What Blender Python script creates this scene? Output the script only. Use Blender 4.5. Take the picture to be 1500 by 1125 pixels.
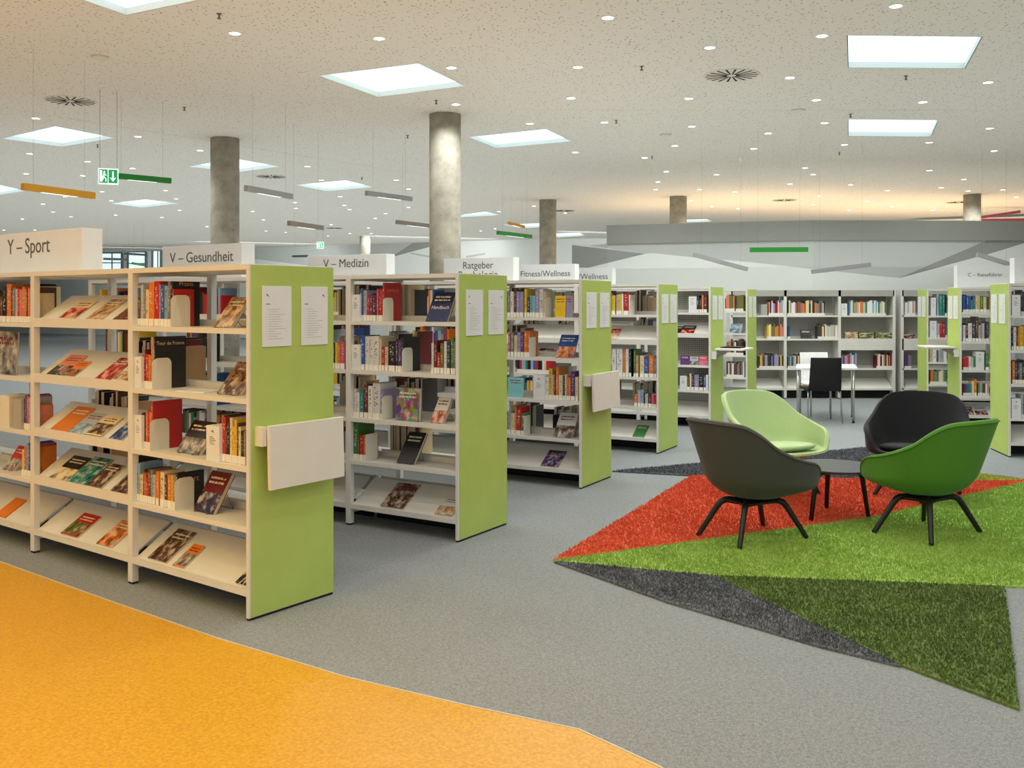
import bpy, bmesh, math, random
from mathutils import Vector, Matrix
from mathutils.geometry import delaunay_2d_cdt
import numpy as np
R = random.Random(7)
SC = bpy.context.scene
COL = SC.collection
for o in list(bpy.data.objects): bpy.data.objects.remove(o)

# ------------------------------------------------------------------ camera, world, light, exposure
FPX, CX, HY, EYE = 1400.0, 750.0, 442.0, 1.6
CEIL = 3.97
cam = bpy.data.cameras.new('camera'); camo = bpy.data.objects.new('camera', cam); COL.objects.link(camo)
cam.sensor_width = 36; cam.lens = FPX / 1500 * 36; cam.shift_y = (HY - 562.5) / 1500
cam.clip_end = 200
camo.location = (0, 0, EYE); camo.rotation_euler = (math.pi / 2, 0, 0)
SC.camera = camo
W = bpy.data.worlds.new('world'); SC.world = W; W.use_nodes = True
W.node_tree.nodes['Background'].inputs[0].default_value = (0.80, 0.90, 1.0, 1)
W.node_tree.nodes['Background'].inputs[1].default_value = 0.9
SC.view_settings.view_transform = 'Standard'; SC.view_settings.look = 'None'
SC.view_settings.gamma = 1; SC.view_settings.exposure = -0.06; SC.view_settings.use_curve_mapping = False
try: SC.cycles.use_denoising = True
except Exception: pass
P_NEUTRAL, P_WARM, P_NEAR = 56.0, 98.0, 44.0
C_NEUTRAL, C_WARM = (0.98, 1.0, 0.965), (1.0, 0.69, 0.20)

def area(name, loc, size, power, color, rot=(0, 0, 0), sy=None):
    l = bpy.data.lights.new(name, 'AREA'); l.energy = power; l.color = color; l.size = size
    if sy: l.shape = 'RECTANGLE'; l.size_y = sy
    o = bpy.data.objects.new(name, l); o.location = loc; o.rotation_euler = rot; COL.objects.link(o); return o
# warm uplights of the room beyond the partition wall, washing its ceiling
area('uplight_beyond_partition', (5.0, 22.5, 2.0), 5.0, 130, (1.0, 0.66, 0.34), (math.pi, 0, 0), 4.0)
area('uplight_beyond_partition', (10.5, 23.5, 2.0), 5.0, 150, (1.0, 0.66, 0.34), (math.pi, 0, 0), 4.0)
# fill lamps added near the far wall to brighten it, no fixtures
for wx, wy in ((-17, 41.5), (-10, 38.2), (-3, 35.0), (4, 32.8)):
    area('far_wall_fill', (wx, wy, 3.9), 5.0, 62, (0.95, 1.0, 1.0), (math.radians(55), 0, 0.35), 0.4)

# added soft fill lamps facing up, without fixtures, to brighten the hall ceiling
for ux in (-17, -10, -3, 4, 11):
    for uy in (2, 9, 16, 23, 30, 37):
        near_left = ux < 0 and uy < 12
        pw = 60 if uy < 12 else (42 if ux > 0 else 78)
        area('ceiling_fill', (ux, uy, 2.2), 7.0, pw, (1.0, 0.82, 0.60) if near_left else (0.98, 1.0, 0.95), (math.pi, 0, 0), 7.0)

# ------------------------------------------------------------------ pixel <-> world
def G(px, py, z=0.0):
    Y = FPX * (EYE - z) / (py - HY); return Vector(((px - CX) * Y / FPX, Y, z))
def atY(px, py, Y): return Vector(((px - CX) * Y / FPX, Y, EYE - (py - HY) * Y / FPX))

# ------------------------------------------------------------------ colours & materials
def lin(c):
    def f(u):
        u /= 255.0
        return u / 12.92 if u <= 0.04045 else ((u + 0.055) / 1.055) ** 2.4
    return tuple(f(v) for v in c) + (1.0,)
PAL = dict(black=(24, 24, 27), charcoal=(58, 58, 62), grey=(130, 130, 130), silver=(185, 190, 195), white=(232, 232, 228),
           cream=(226, 208, 165), tan=(190, 150, 105), brown=(96, 62, 42), maroon=(110, 28, 38), red=(196, 34, 34),
           salmon=(222, 130, 105), pink=(205, 92, 120), orange=(224, 122, 30), yellow=(228, 190, 40), olive=(112, 112, 50),
           green=(62, 130, 60), teal=(20, 135, 125), turquoise=(130, 200, 200), skyblue=(140, 175, 205), blue=(45, 90, 165),
           navy=(28, 36, 80), lavender=(160, 150, 195), purple=(92, 56, 120))

class NT:
    def __init__(s, name):
        s.m = bpy.data.materials.new(name); s.m.use_nodes = True; s.t = s.m.node_tree
        s.b = s.t.nodes['Principled BSDF']
    def n(s, typ, **kw):
        x = s.t.nodes.new(typ)
        for k, v in kw.items(): setattr(x, k, v)
        return x
    def l(s, a, b): s.t.links.new(a, b)
    def math(s, op, a, b=None, clamp=False):
        x = s.n('ShaderNodeMath', operation=op, use_clamp=clamp)
        for i, v in enumerate((a, b)):
            if v is None: continue
            if isinstance(v, (int, float)): x.inputs[i].default_value = v
            else: s.l(v, x.inputs[i])
        return x.outputs[0]
    def mix(s, fac, a, b):
        x = s.n('ShaderNodeMix', data_type='RGBA')
        for i, v in ((0, fac), (6, a), (7, b)):
            if isinstance(v, (int, float)): x.inputs[i].default_value = v
            elif isinstance(v, tuple): x.inputs[i].default_value = v
            else: s.l(v, x.inputs[i])
        return x.outputs[2]
    def noise(s, scale, detail=2, vec=None, rough=0.5):
        x = s.n('ShaderNodeTexNoise'); x.inputs['Scale'].default_value = scale; x.inputs['Detail'].default_value = detail
        x.inputs['Roughness'].default_value = rough
        s.l(vec if vec is not None else s.obj(), x.inputs['Vector']); return x
    def obj(s): return s.n('ShaderNodeTexCoord').outputs['Object']
    def ramp(s, fac, stops):
        x = s.n('ShaderNodeValToRGB'); e = x.color_ramp.elements
        while len(e) < len(stops): e.new(0.5)
        for el, (p, c) in zip(e, stops): el.position = p; el.color = c
        s.l(fac, x.inputs[0]); return x.outputs[0]
    def bump(s, h, strength=0.3, dist=0.01):
        x = s.n('ShaderNodeBump'); x.inputs['Strength'].default_value = strength; x.inputs['Distance'].default_value = dist
        s.l(h, x.inputs['Height']); s.l(x.outputs[0], s.b.inputs['Normal'])

def flat(name, rgb, rough=0.5, metal=0.0, var=0.06, scale=8.0, bump=0.0, bscale=200):
    t = NT(name); c = lin(rgb)
    n = t.noise(scale, 3)
    hi = tuple(min(1, v * (1 + var)) for v in c[:3]) + (1,); lo = tuple(v * (1 - var) for v in c[:3]) + (1,)
    t.l(t.ramp(n.outputs['Fac'], [(0.3, lo), (0.7, hi)]), t.b.inputs['Base Color'])
    t.b.inputs['Roughness'].default_value = rough; t.b.inputs['Metallic'].default_value = metal
    if bump: t.bump(t.noise(bscale, 2).outputs['Fac'], bump, 0.002)
    return t.m
def emit(name, rgb, strength):
    t = NT(name); t.b.inputs['Base Color'].default_value = lin(rgb); t.b.inputs['Emission Color'].default_value = lin(rgb)
    t.b.inputs['Emission Strength'].default_value = strength; return t.m
M = {}
M['white'] = flat('white_lacquer', (222, 220, 212), 0.4, var=0.02)
M['flap'] = flat('warm_white_laminate', (226, 220, 208), 0.45, var=0.02)
M['lime'] = flat('lime_panel', (178, 199, 100), 0.5, var=0.04, scale=5)
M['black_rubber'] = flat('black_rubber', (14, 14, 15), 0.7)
M['sign'] = flat('white_sign', (226, 228, 228), 0.5, var=0.015)
M['sign_text'] = flat('grey_lettering', (88, 88, 90), 0.6)
M['paper'] = flat('paper', (232, 232, 232), 0.35, var=0.01)
M['ink'] = flat('faint_ink', (150, 150, 150), 0.6)
M['ink_dark'] = flat('dark_ink', (60, 60, 62), 0.6)
M['wall'] = flat('white_wall', (226, 230, 226), 0.7, var=0.012, scale=2)
M['wall_grey'] = flat('light_grey_paint', (188, 192, 189), 0.7, var=0.015, scale=2)
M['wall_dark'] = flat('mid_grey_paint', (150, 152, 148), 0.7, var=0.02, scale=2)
M['band'] = flat('grey_fascia', (146, 148, 140), 0.6, var=0.02, scale=2)
M['steel_grey'] = flat('grey_board', (168, 166, 158), 0.6, var=0.03)
M['chrome'] = flat('chrome', (200, 200, 198), 0.18, 1.0, var=0.02)
M['black_wood'] = flat('black_stained_wood', (16, 15, 15), 0.45, var=0.15, scale=30)
M['table_top'] = flat('charcoal_table_top', (38, 41, 43), 0.45, var=0.05)
M['table_white'] = flat('white_table_laminate', (240, 240, 238), 0.35, var=0.01)
M['chair_black'] = flat('black_chair_cover', (10, 10, 11), 0.7, bump=0.2, bscale=400)
M['chair_white'] = flat('white_chair_shell', (236, 236, 234), 0.4)
M['frame_dark'] = flat('dark_window_frame', (112, 124, 128), 0.5)
M['pages'] = flat('book_pages', (220, 208, 182), 0.8, var=0.08, scale=60)
M['label'] = flat('spine_label_paper', (238, 234, 222), 0.6, var=0.10, scale=160)
M['bookend'] = flat('cream_bookend', (224, 220, 205), 0.45, var=0.02)
M['wire'] = flat('steel_wire', (120, 118, 112), 0.4, 0.6)
M['lens'] = emit('downlight_lens', (255, 253, 246), 9.0)
M['sky_panel'] = emit('skylight_panel', (214, 240, 252), 1.1)
M['window_glow'] = emit('daylit_pane', (215, 234, 238), 1.0)
M['exit_green'] = emit('exit_green', (20, 140, 80), 0.9)
M['exit_white'] = emit('exit_white', (235, 250, 248), 1.0)
M['slot'] = flat('vent_slot', (10, 10, 10), 0.9)
M['vent'] = flat('vent_plate', (204, 199, 186), 0.6)
def fabric(name, rgb):
    t = NT(name); c = lin(rgb)
    n = t.noise(420, 2); n2 = t.noise(14, 3)
    a = t.ramp(n.outputs['Fac'], [(0.3, tuple(v * 0.8 for v in c[:3]) + (1,)), (0.7, tuple(min(1, v * 1.18) for v in c[:3]) + (1,))])
    t.l(t.mix(0.12, a, n2.outputs['Color']), t.b.inputs['Base Color'])
    t.l(a, t.b.inputs['Base Color'])
    t.b.inputs['Roughness'].default_value = 0.9
    t.b.inputs['Sheen Weight'].default_value = 0.1; t.b.inputs['Sheen Roughness'].default_value = 0.4
    t.bump(n.outputs['Fac'], 0.25, 0.002); return t.m
M['fab_grey'] = fabric('grey_wool', (74, 74, 68)); M['fab_lime'] = fabric('pale_green_wool', (180, 203, 145))
M['fab_black'] = fabric('black_wool', (13, 13, 18)); M['fab_green'] = fabric('grass_green_wool', (80, 134, 36))
def lamp_col(name, rgb): return flat(name, rgb, 0.45, var=0.03)
M['bar_yellow'] = lamp_col('yellow_bar', (206, 150, 20)); M['bar_green'] = lamp_col('green_bar', (24, 128, 36))
M['bar_grey'] = lamp_col('grey_bar', (150, 150, 150)); M['bar_taupe'] = lamp_col('taupe_bar', (142, 132, 122))
M['bar_dark'] = lamp_col('dark_bar', (70, 78, 78)); M['bar_magenta'] = lamp_col('magenta_bar', (150, 62, 88))

def mk_carpet():
    t = NT('grey_loop_carpet'); v = t.obj()
    w = t.n('ShaderNodeTexVoronoi'); w.inputs['Scale'].default_value = 150; t.l(v, w.inputs['Vector'])
    n = t.noise(60, 4, v); big = t.noise(0.9, 3, v)
    a = t.ramp(w.outputs['Distance'], [(0.1, lin((166, 171, 174))), (0.65, lin((112, 117, 120)))])
    b = t.mix(0.38, a, t.ramp(n.outputs['Fac'], [(0.35, lin((122, 127, 129))), (0.65, lin((160, 165, 167)))]))
    c = t.mix(t.math('MULTIPLY', big.outputs['Fac'], 0.25), b, lin((145, 148, 148)))
    t.l(c, t.b.inputs['Base Color']); t.b.inputs['Roughness'].default_value = 0.95
    t.bump(w.outputs['Distance'], -0.4, 0.004); return t.m
M['carpet'] = mk_carpet()
def mk_lino():
    t = NT('orange_linoleum'); v = t.obj()
    n = t.noise(70, 4, v, 0.7); n2 = t.noise(260, 2, v)
    a = t.ramp(n.outputs['Fac'], [(0.36, lin((200, 143, 20))), (0.55, lin((217, 161, 31))), (0.72, lin((229, 180, 58)))])
    t.l(t.mix(t.math('GREATER_THAN', n2.outputs['Fac'], 0.66), a, lin((240, 190, 96))), t.b.inputs['Base Color'])
    t.b.inputs['Roughness'].default_value = 0.42; t.bump(n2.outputs['Fac'], 0.05, 0.001); return t.m
M['lino'] = mk_lino()
def mk_ceiling():
    t = NT('perforated_ceiling'); v = t.obj()
    w = t.n('ShaderNodeTexVoronoi'); w.inputs['Scale'].default_value = 25; t.l(v, w.inputs['Vector'])
    sep = t.n('ShaderNodeSeparateColor'); t.l(w.outputs['Color'], sep.inputs[0])
    r = t.math('MULTIPLY_ADD', sep.outputs[0], 0.13); r.node.inputs[2].default_value = 0.13
    hole = t.math('LESS_THAN', w.outputs['Distance'], r)
    t.l(t.mix(hole, lin((213, 210, 202)), lin((138, 132, 118))), t.b.inputs['Base Color'])
    t.b.inputs['Roughness'].default_value = 0.85
    t.bump(hole, -0.3, 0.004); return t.m
M['ceiling'] = mk_ceiling()
def mk_concrete():
    t = NT('concrete'); v = t.obj(); n = t.noise(5, 6, v, 0.65); p = t.n('ShaderNodeTexVoronoi'); p.inputs['Scale'].default_value = 9
    t.l(v, p.inputs['Vector'])
    a = t.ramp(n.outputs['Fac'], [(0.3, lin((140, 134, 120))), (0.7, lin((178, 174, 160)))])
    t.l(t.mix(t.math('LESS_THAN', p.outputs['Distance'], 0.07), a, lin((88, 82, 72))), t.b.inputs['Base Color'])
    t.b.inputs['Roughness'].default_value = 0.8; t.bump(n.outputs['Fac'], 0.2, 0.01); return t.m
M['concrete'] = mk_concrete()
def mk_pile(name, dark, light):
    t = NT(name); n = t.noise(85, 3); n2 = t.noise(4, 3)
    f = t.math('MULTIPLY_ADD', n2.outputs['Fac'], 0.45); f.node.inputs[2].default_value = -0.22
    g = t.math('ADD', f, n.outputs['Fac'])
    t.l(t.ramp(g, [(0.3, lin(dark)), (0.7, lin(light))]), t.b.inputs['Base Color'])
    t.b.inputs['Roughness'].default_value = 0.95; return t.m
M['pile_red'] = mk_pile('red_pile', (198, 74, 42), (230, 112, 74)); M['pile_lime'] = mk_pile('lime_pile', (126, 164, 62), (172, 200, 100))
M['pile_green'] = mk_pile('dark_green_pile', (66, 88, 38), (108, 130, 62)); M['pile_grey'] = mk_pile('dark_grey_pile', (64, 68, 74), (116, 120, 127))
M['pile_olive'] = mk_pile('olive_pile', (140, 150, 50), (186, 190, 84))
def mk_spine():
    t = NT('book_cover'); oi = t.n('ShaderNodeObjectInfo'); g = t.n('ShaderNodeTexCoord').outputs['Generated']
    mp = t.n('ShaderNodeVectorMath', operation='MULTIPLY_ADD'); mp.inputs[1].default_value = (3, 1, 22); t.l(g, mp.inputs[0])
    cb = t.n('ShaderNodeCombineXYZ')
    for i in range(3): t.l(t.math('MULTIPLY', oi.outputs['Random'], 37.0 + i * 11), cb.inputs[i])
    t.l(cb.outputs[0], mp.inputs[2])
    n = t.noise(1.0, 2, mp.outputs[0])
    s = t.n('ShaderNodeSeparateXYZ'); t.l(g, s.inputs[0])
    zone = t.math('MULTIPLY', t.math('GREATER_THAN', s.outputs[2], 0.34), t.math('LESS_THAN', s.outputs[2], 0.9))
    txt = t.math('MULTIPLY', zone, t.math('GREATER_THAN', n.outputs['Fac'], 0.56))
    xx = t.math('MULTIPLY', t.math('GREATER_THAN', s.outputs[0], 0.25), t.math('LESS_THAN', s.outputs[0], 0.75))
    txt = t.math('MULTIPLY', txt, xx)
    bright = t.n('ShaderNodeRGBToBW'); t.l(oi.outputs['Color'], bright.inputs[0])
    tc = t.mix(t.math('GREATER_THAN', bright.outputs[0], 0.35), lin((225, 215, 190)), lin((70, 50, 50)))
    wv = t.noise(9, 2, g)
    base = t.mix(t.math('MULTIPLY', wv.outputs['Fac'], 0.3), oi.outputs['Color'], lin((60, 52, 50)))
    t.l(t.mix(t.math('MULTIPLY', txt, 0.75), base, tc), t.b.inputs['Base Color'])
    t.b.inputs['Roughness'].default_value = 0.42; return t.m
M['cover'] = mk_spine()
def mk_face(name, kind):
    t = NT(name); oi = t.n('ShaderNodeObjectInfo'); g = t.n('ShaderNodeTexCoord').outputs['Generated']
    s = t.n('ShaderNodeSeparateXYZ'); t.l(g, s.inputs[0]); x, z = s.outputs[0], s.outputs[2]
    off = t.n('ShaderNodeVectorMath', operation='ADD'); t.l(g, off.inputs[0])
    cb = t.n('ShaderNodeCombineXYZ'); t.l(t.math('MULTIPLY', oi.outputs['Random'], 50.0), cb.inputs[0]); t.l(t.math('MULTIPLY', oi.outputs['Random'], 31.0), cb.inputs[2])
    t.l(cb.outputs[0], off.inputs[1])
    n = t.noise(3.2, 4, off.outputs[0], 0.6); n2 = t.noise(2.1, 2, off.outputs[0])
    a2 = t.n('ShaderNodeAttribute', attribute_type='OBJECT', attribute_name='second_colour')
    vo = t.n('ShaderNodeTexVoronoi'); vo.inputs['Scale'].default_value = 5.5; t.l(off.outputs[0], vo.inputs['Vector'])
    dark = t.mix(0.8, a2.outputs['Color'], lin((16, 14, 16))); light = t.mix(0.55, a2.outputs['Color'], lin((236, 226, 205)))
    f1 = t.ramp(n.outputs['Fac'], [(0.36, (0, 0, 0, 1)), (0.5, (.5, .5, .5, 1)), (0.64, (1, 1, 1, 1))])
    pic = t.mix(t.ramp(f1, [(0.5, (0, 0, 0, 1)), (0.9, (1, 1, 1, 1))]), t.mix(t.ramp(f1, [(0.05, (0, 0, 0, 1)), (0.45, (1, 1, 1, 1))]), dark, a2.outputs['Color']), light)
    pic = t.mix(t.math('GREATER_THAN', n2.outputs['Fac'], 0.56), pic, t.mix(0.35, pic, oi.outputs['Color']))
    if kind == 4:
        pic = t.mix(0.32, pic, vo.outputs['Color'])
    if kind == 3:
        pic = t.mix(t.math('MULTIPLY', f1, 0.18), oi.outputs['Color'], a2.outputs['Color'])
    lo, hi = (0.06, 0.6) if kind == 0 else (0.0, 0.48)
    zone = t.math('MULTIPLY', t.math('GREATER_THAN', z, lo), t.math('LESS_THAN', z, hi))
    if kind in (2, 4): zone = t.math('GREATER_THAN', z, -1)
    base = t.mix(zone, oi.outputs['Color'], pic)
    fr = t.math('FRACT', t.math('MULTIPLY', z, 9.0))
    tl = t.math('MULTIPLY', t.math('GREATER_THAN', fr, 0.3), t.math('LESS_THAN', fr, 0.75))
    tz = t.math('MULTIPLY', t.math('GREATER_THAN', z, 0.67), t.math('LESS_THAN', z, 0.89))
    sv = t.n('ShaderNodeVectorMath', operation='MULTIPLY'); sv.inputs[1].default_value = (22, 0, 9); t.l(off.outputs[0], sv.inputs[0])
    ln = t.noise(1, 1, sv.outputs[0])
    tm = t.math('MULTIPLY', t.math('MULTIPLY', tl, tz), t.math('GREATER_THAN', ln.outputs['Fac'], 0.44))
    tm = t.math('MULTIPLY', tm, t.math('MULTIPLY', t.math('GREATER_THAN', x, 0.12), t.math('LESS_THAN', x, 0.85)))
    br = t.n('ShaderNodeRGBToBW'); t.l(oi.outputs['Color'], br.inputs[0])
    tc = t.mix(t.math('GREATER_THAN', br.outputs[0], 0.3), lin((232, 222, 196)), lin((130, 26, 26)))
    t.l(t.mix(tm, base, tc), t.b.inputs['Base Color']); t.b.inputs['Roughness'].default_value = 0.25; return t.m
M['face0'] = mk_face('face_cover_band', 0); M['face1'] = mk_face('face_cover_lower', 1); M['face2'] = mk_face('face_cover_full', 2)
M['face3'] = mk_face('face_cover_plain', 3); M['face4'] = mk_face('face_cover_mosaic', 4)
def mk_vcol():
    t = NT('mixed_book_covers'); a = t.n('ShaderNodeVertexColor'); a.layer_name = 'Col'
    t.l(a.outputs[0], t.b.inputs['Base Color']); t.b.inputs['Roughness'].default_value = 0.5; return t.m
M['vcol'] = mk_vcol()
def mk_perf():
    t = NT('perforated_steel'); v = t.obj(); mp = t.n('ShaderNodeVectorMath', operation='SCALE'); mp.inputs[3].default_value = 40; t.l(v, mp.inputs[0])
    fr = t.n('ShaderNodeVectorMath', operation='FRACTION'); t.l(mp.outputs[0], fr.inputs[0])
    s = t.n('ShaderNodeSeparateXYZ'); t.l(fr.outputs[0], s.inputs[0])
    h = t.math('MULTIPLY', t.math('GREATER_THAN', s.outputs[0], 0.45), t.math('GREATER_THAN', s.outputs[2], 0.45))
    t.l(t.mix(h, lin((176, 174, 166)), lin((92, 90, 86))), t.b.inputs['Base Color']); t.b.inputs['Roughness'].default_value = 0.5; return t.m
M['perf'] = mk_perf()

# ------------------------------------------------------------------ mesh helpers
class MB:
    def __init__(s): s.v = []; s.f = []; s.m = []; s.sm = []
    def add(s, vs, fs, mat=0, smooth=False):
        o = len(s.v); s.v += [tuple(v) for v in vs]
        for f in fs: s.f.append(tuple(i + o for i in f)); s.m.append(mat); s.sm.append(smooth)
        return s
    def box(s, x0, x1, y0, y1, z0, z1, mat=0):
        vs = [(x, y, z) for z in (z0, z1) for y in (y0, y1) for x in (x0, x1)]
        return s.add(vs, [(0, 2, 3, 1), (4, 5, 7, 6), (0, 1, 5, 4), (2, 6, 7, 3), (0, 4, 6, 2), (1, 3, 7, 5)], mat)
    def hexa(s, p, mat=0):   # p: 4 bottom + 4 top, both counter-clockwise seen from above
        return s.add(p, [(3, 2, 1, 0), (4, 5, 6, 7), (0, 1, 5, 4), (1, 2, 6, 5), (2, 3, 7, 6), (3, 0, 4, 7)], mat)
    def prism(s, pts, z0, z1, mat=0):
        n = len(pts)
        return s.add([(p[0], p[1], z0) for p in pts] + [(p[0], p[1], z1) for p in pts],
                     [tuple(range(n - 1, -1, -1)), tuple(range(n, 2 * n))] + [(i, (i + 1) % n, n + (i + 1) % n, n + i) for i in range(n)], mat)
    def tube(s, pts, r, n=8, mat=0, cap=True, aspect=1.0, smooth=True):
        pts = [Vector(p) for p in pts]; rs = r if isinstance(r, (list, tuple)) else [r] * len(pts)
        rings = []; up = Vector((0, 0, 1))
        for i, p in enumerate(pts):
            d = (pts[min(i + 1, len(pts) - 1)] - pts[max(i - 1, 0)]).normalized()
            a = d.cross(up)
            if a.length < 1e-3: a = d.cross(Vector((0, 1, 0)))
            a.normalize(); b = a.cross(d)
            rings.append([p + rs[i] * (math.cos(t) * a * aspect + math.sin(t) * b) for t in [2 * math.pi * (k + .5) / n for k in range(n)]])
        vs = [v for q in rings for v in q]; fs = []
        for i in range(len(pts) - 1):
            for k in range(n): fs.append((i * n + k, i * n + (k + 1) % n, (i + 1) * n + (k + 1) % n, (i + 1) * n + k))
        s.add(vs, fs, mat, smooth)
        if cap:
            o = len(s.v) - len(vs)
            s.f += [tuple(o + k for k in range(n - 1, -1, -1)), tuple(o + (len(pts) - 1) * n + k for k in range(n))]; s.m += [mat] * 2; s.sm += [False] * 2
        return s
    def cyl(s, x, y, z0, z1, r, n=24, mat=0, r2=None):
        return s.tube([(x, y, z0), (x, y, z1)], [r, r if r2 is None else r2], n, mat)
    def mesh(s, name, mats):
        me = bpy.data.meshes.new(name); me.from_pydata(s.v, [], s.f)
        for m in mats: me.materials.append(m)
        if len(mats) > 1: me.polygons.foreach_set('material_index', s.m)
        me.polygons.foreach_set('use_smooth', s.sm); me.update(); return me
    def build(s, name, mats, parent=None, bevel=0.0):
        if not isinstance(mats, (list, tuple)): mats = [mats]
        return link(name, s.mesh(name, mats), parent, bevel)
def link(name, data, parent=None, bevel=0.0):
    o = bpy.data.objects.new(name, data); COL.objects.link(o)
    if parent is not None: o.parent = parent
    if bevel:
        b = o.modifiers.new('bevel', 'BEVEL'); b.width = bevel; b.segments = 2; b.limit_method = 'ANGLE'
    return o
def empty(name, loc=(0, 0, 0), rz=0.0, M4=None):
    o = bpy.data.objects.new(name, None); o.empty_display_size = 0.1; COL.objects.link(o)
    if M4 is not None: o.matrix_world = M4
    else: o.location = loc; o.rotation_euler = (0, 0, rz)
    return o
def tag(o, label, cat, group=None):
    o['label'] = label; o['category'] = cat
    if group: o['group'] = group
    return o
def struct(o): o['kind'] = 'structure'; return o
def to_mesh(o):
    bpy.context.view_layer.update()
    me = bpy.data.meshes.new_from_object(o.evaluated_get(bpy.context.evaluated_depsgraph_get())); nm = o.name.split('.')[0]
    bpy.data.objects.remove(o); return link(nm, me)
def text(body, parent, loc, width, mat, name='lettering', size=None, rot=(math.pi / 2, 0, 0), ext=0.0008, align='CENTER'):
    c = bpy.data.curves.new(name, 'FONT'); c.body = body; c.align_x = align; c.extrude = ext; c.space_line = 0.95
    c.size = size or 0.1
    o = bpy.data.objects.new(name, c); COL.objects.link(o); c.materials.append(mat)
    if width:
        bpy.context.view_layer.update(); k = width / max(o.dimensions.x, 1e-6); c.size *= k
    o = to_mesh(o); o.parent = parent; o.location = loc; o.rotation_euler = rot; return o

# ------------------------------------------------------------------ setting
fl = MB().add([(-30, -6, 0), (22, -6, 0), (22, 54, 0), (-30, 54, 0)], [(0, 1, 2, 3)]).build('floor', M['carpet']); struct(fl)
edge = [G(-420, 760), G(0, 823.5), G(160, 881), G(320, 936.5), G(413, 964.5), G(507, 993), G(680, 1034), G(848, 1070), G(967, 1125), G(1200, 1280)]
edge[0] = edge[1] + (edge[1] - edge[3]) * 2.0
pts = [(p.x, p.y) for p in edge] + [(edge[-1].x, -5.5), (-14, -5.5), (-14, edge[0].y)]
struct(MB().prism(pts[::-1], 0.0, 0.004).build('linoleum_floor', M['lino']))
tb = MB()
for a, b in zip(edge[:-1], edge[1:]):
    d = (b - a).normalized(); nrm = Vector((-d.y, d.x, 0)) * 0.0035
    tb.hexa([a - nrm, b - nrm, b + nrm, a + nrm] + [p + Vector((0, 0, 0.006)) for p in (a - nrm, b - nrm, b + nrm, a + nrm)])
struct(tb.build('trim_1', M['vent']))

# skylights: openings in the ceiling
SKY = [[(1242, 52), (1438, 54), (1413, 100), (1243, 99)], [(1243, 175), (1374, 176), (1363, 200), (1243, 199)],
       [(467, 111), (613, 93), (681, 126), (554, 142)], [(687, 201), (800, 189), (837, 207), (727, 217)],
       [(3, 203), (81, 185), (168, 202), (91, 215)], [(275, 244), (345, 232.5), (410, 244), (350, 252)],
       [(433, 271), (506, 264), (547, 274), (478, 280)], [(161, 298), (213, 292), (262, 298), (209, 304)],
       [(-70, 282), (0, 271), (38, 279.5), (-30, 290)], [(640, 320), (711, 310), (733, 315), (676, 318)],
       [(735, 329), (795, 327), (815, 332), (765, 334)], [(815, 342), (849, 341), (857, 345), (815, 348)]]
def C(px, py): Y = FPX * (CEIL - EYE) / (HY - py); return Vector(((px - CX) * Y / FPX, Y, CEIL))
skyp = [[C(*p) for p in q] for q in SKY]
# skylight over the top frame edge
b0 = C(185, 22); e1 = (skyp[2][0] - skyp[2][3]); e2 = (skyp[2][2] - skyp[2][3]); skyp.append([b0 + e1, b0 + e1 + e2, b0 + e2, b0])
b1 = C(1007, 325); 
skyp.append([C(1000, 322), C(1036, 321.0), C(1043, 324.5), C(1004, 326)])
def ceiling():
    outer = [(-30, -6), (22, -6), (22, 54), (-30, 54)]
    vs = [Vector(p) for p in outer]; es = [(0, 1), (1, 2), (2, 3), (3, 0)]
    for q in skyp:
        o = len(vs); vs += [Vector((p.x, p.y)) for p in q]; es += [(o, o + 1), (o + 1, o + 2), (o + 2, o + 3), (o + 3, o)]
    v, e, f, *_ = delaunay_2d_cdt(vs, es, [], 1, 1e-5)
    def inside(c, q):
        s = []
        for i in range(4):
            a, b = q[i], q[(i + 1) % 4]; s.append((b.x - a.x) * (c.y - a.y) - (b.y - a.y) * (c.x - a.x))
        return all(x > 0 for x in s) or all(x < 0 for x in s)
    ff = []
    for t in f:
        c = sum((v[i] for i in t), Vector((0, 0))) / len(t)
        if not any(inside(c, q) for q in skyp): ff.append(tuple(t)[::-1])
    mb = MB().add([(p.x, p.y, CEIL) for p in v], ff)
    mb.add([(-30, -6, CEIL + .5), (22, -6, CEIL + .5), (22, 54, CEIL + .5), (-30, 54, CEIL + .5)], [(0, 1, 2, 3)])
    return struct(mb.build('ceiling', M['ceiling']))
ceil = ceiling()
for a, b in ((C(0, 157), C(655, 262)), (C(760, 161), C(1510, 161))):
    d = (b - a).normalized(); n = Vector((-d.y, d.x, 0)) * 0.004
    z = Vector((0, 0, -0.002)); MB().hexa([a - n + z, b - n + z, b + n + z, a + n + z, a - n, b - n, b + n, a + n]).build('panel_joint', M['vent'], ceil)
SKYLAB = ['square skylight at upper right, larger of the two near the right columns', 'smaller square skylight at right, below the large upper right one',
          'large diamond skylight left of and above the nearest concrete column', 'diamond skylight just right of the nearest concrete column',
          'diamond skylight above the yellow bar lamp, at the left edge', 'diamond skylight partly hidden behind the tan concrete column',
          'diamond skylight between two grey bar lamps, right of the tan column', 'flat diamond skylight below the dark green bar lamp',
          'skylight cut by the left frame edge beside the yellow bar lamp', 'narrow skylight seen against the right side of the nearest column',
          'narrow skylight behind the small yellow bar lamp', 'narrow skylight right of the thin brown concrete column',
          'skylight cut off by the top frame edge at upper left', 'thin skylight just above the grey fascia, right of the spotlit column']
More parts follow.
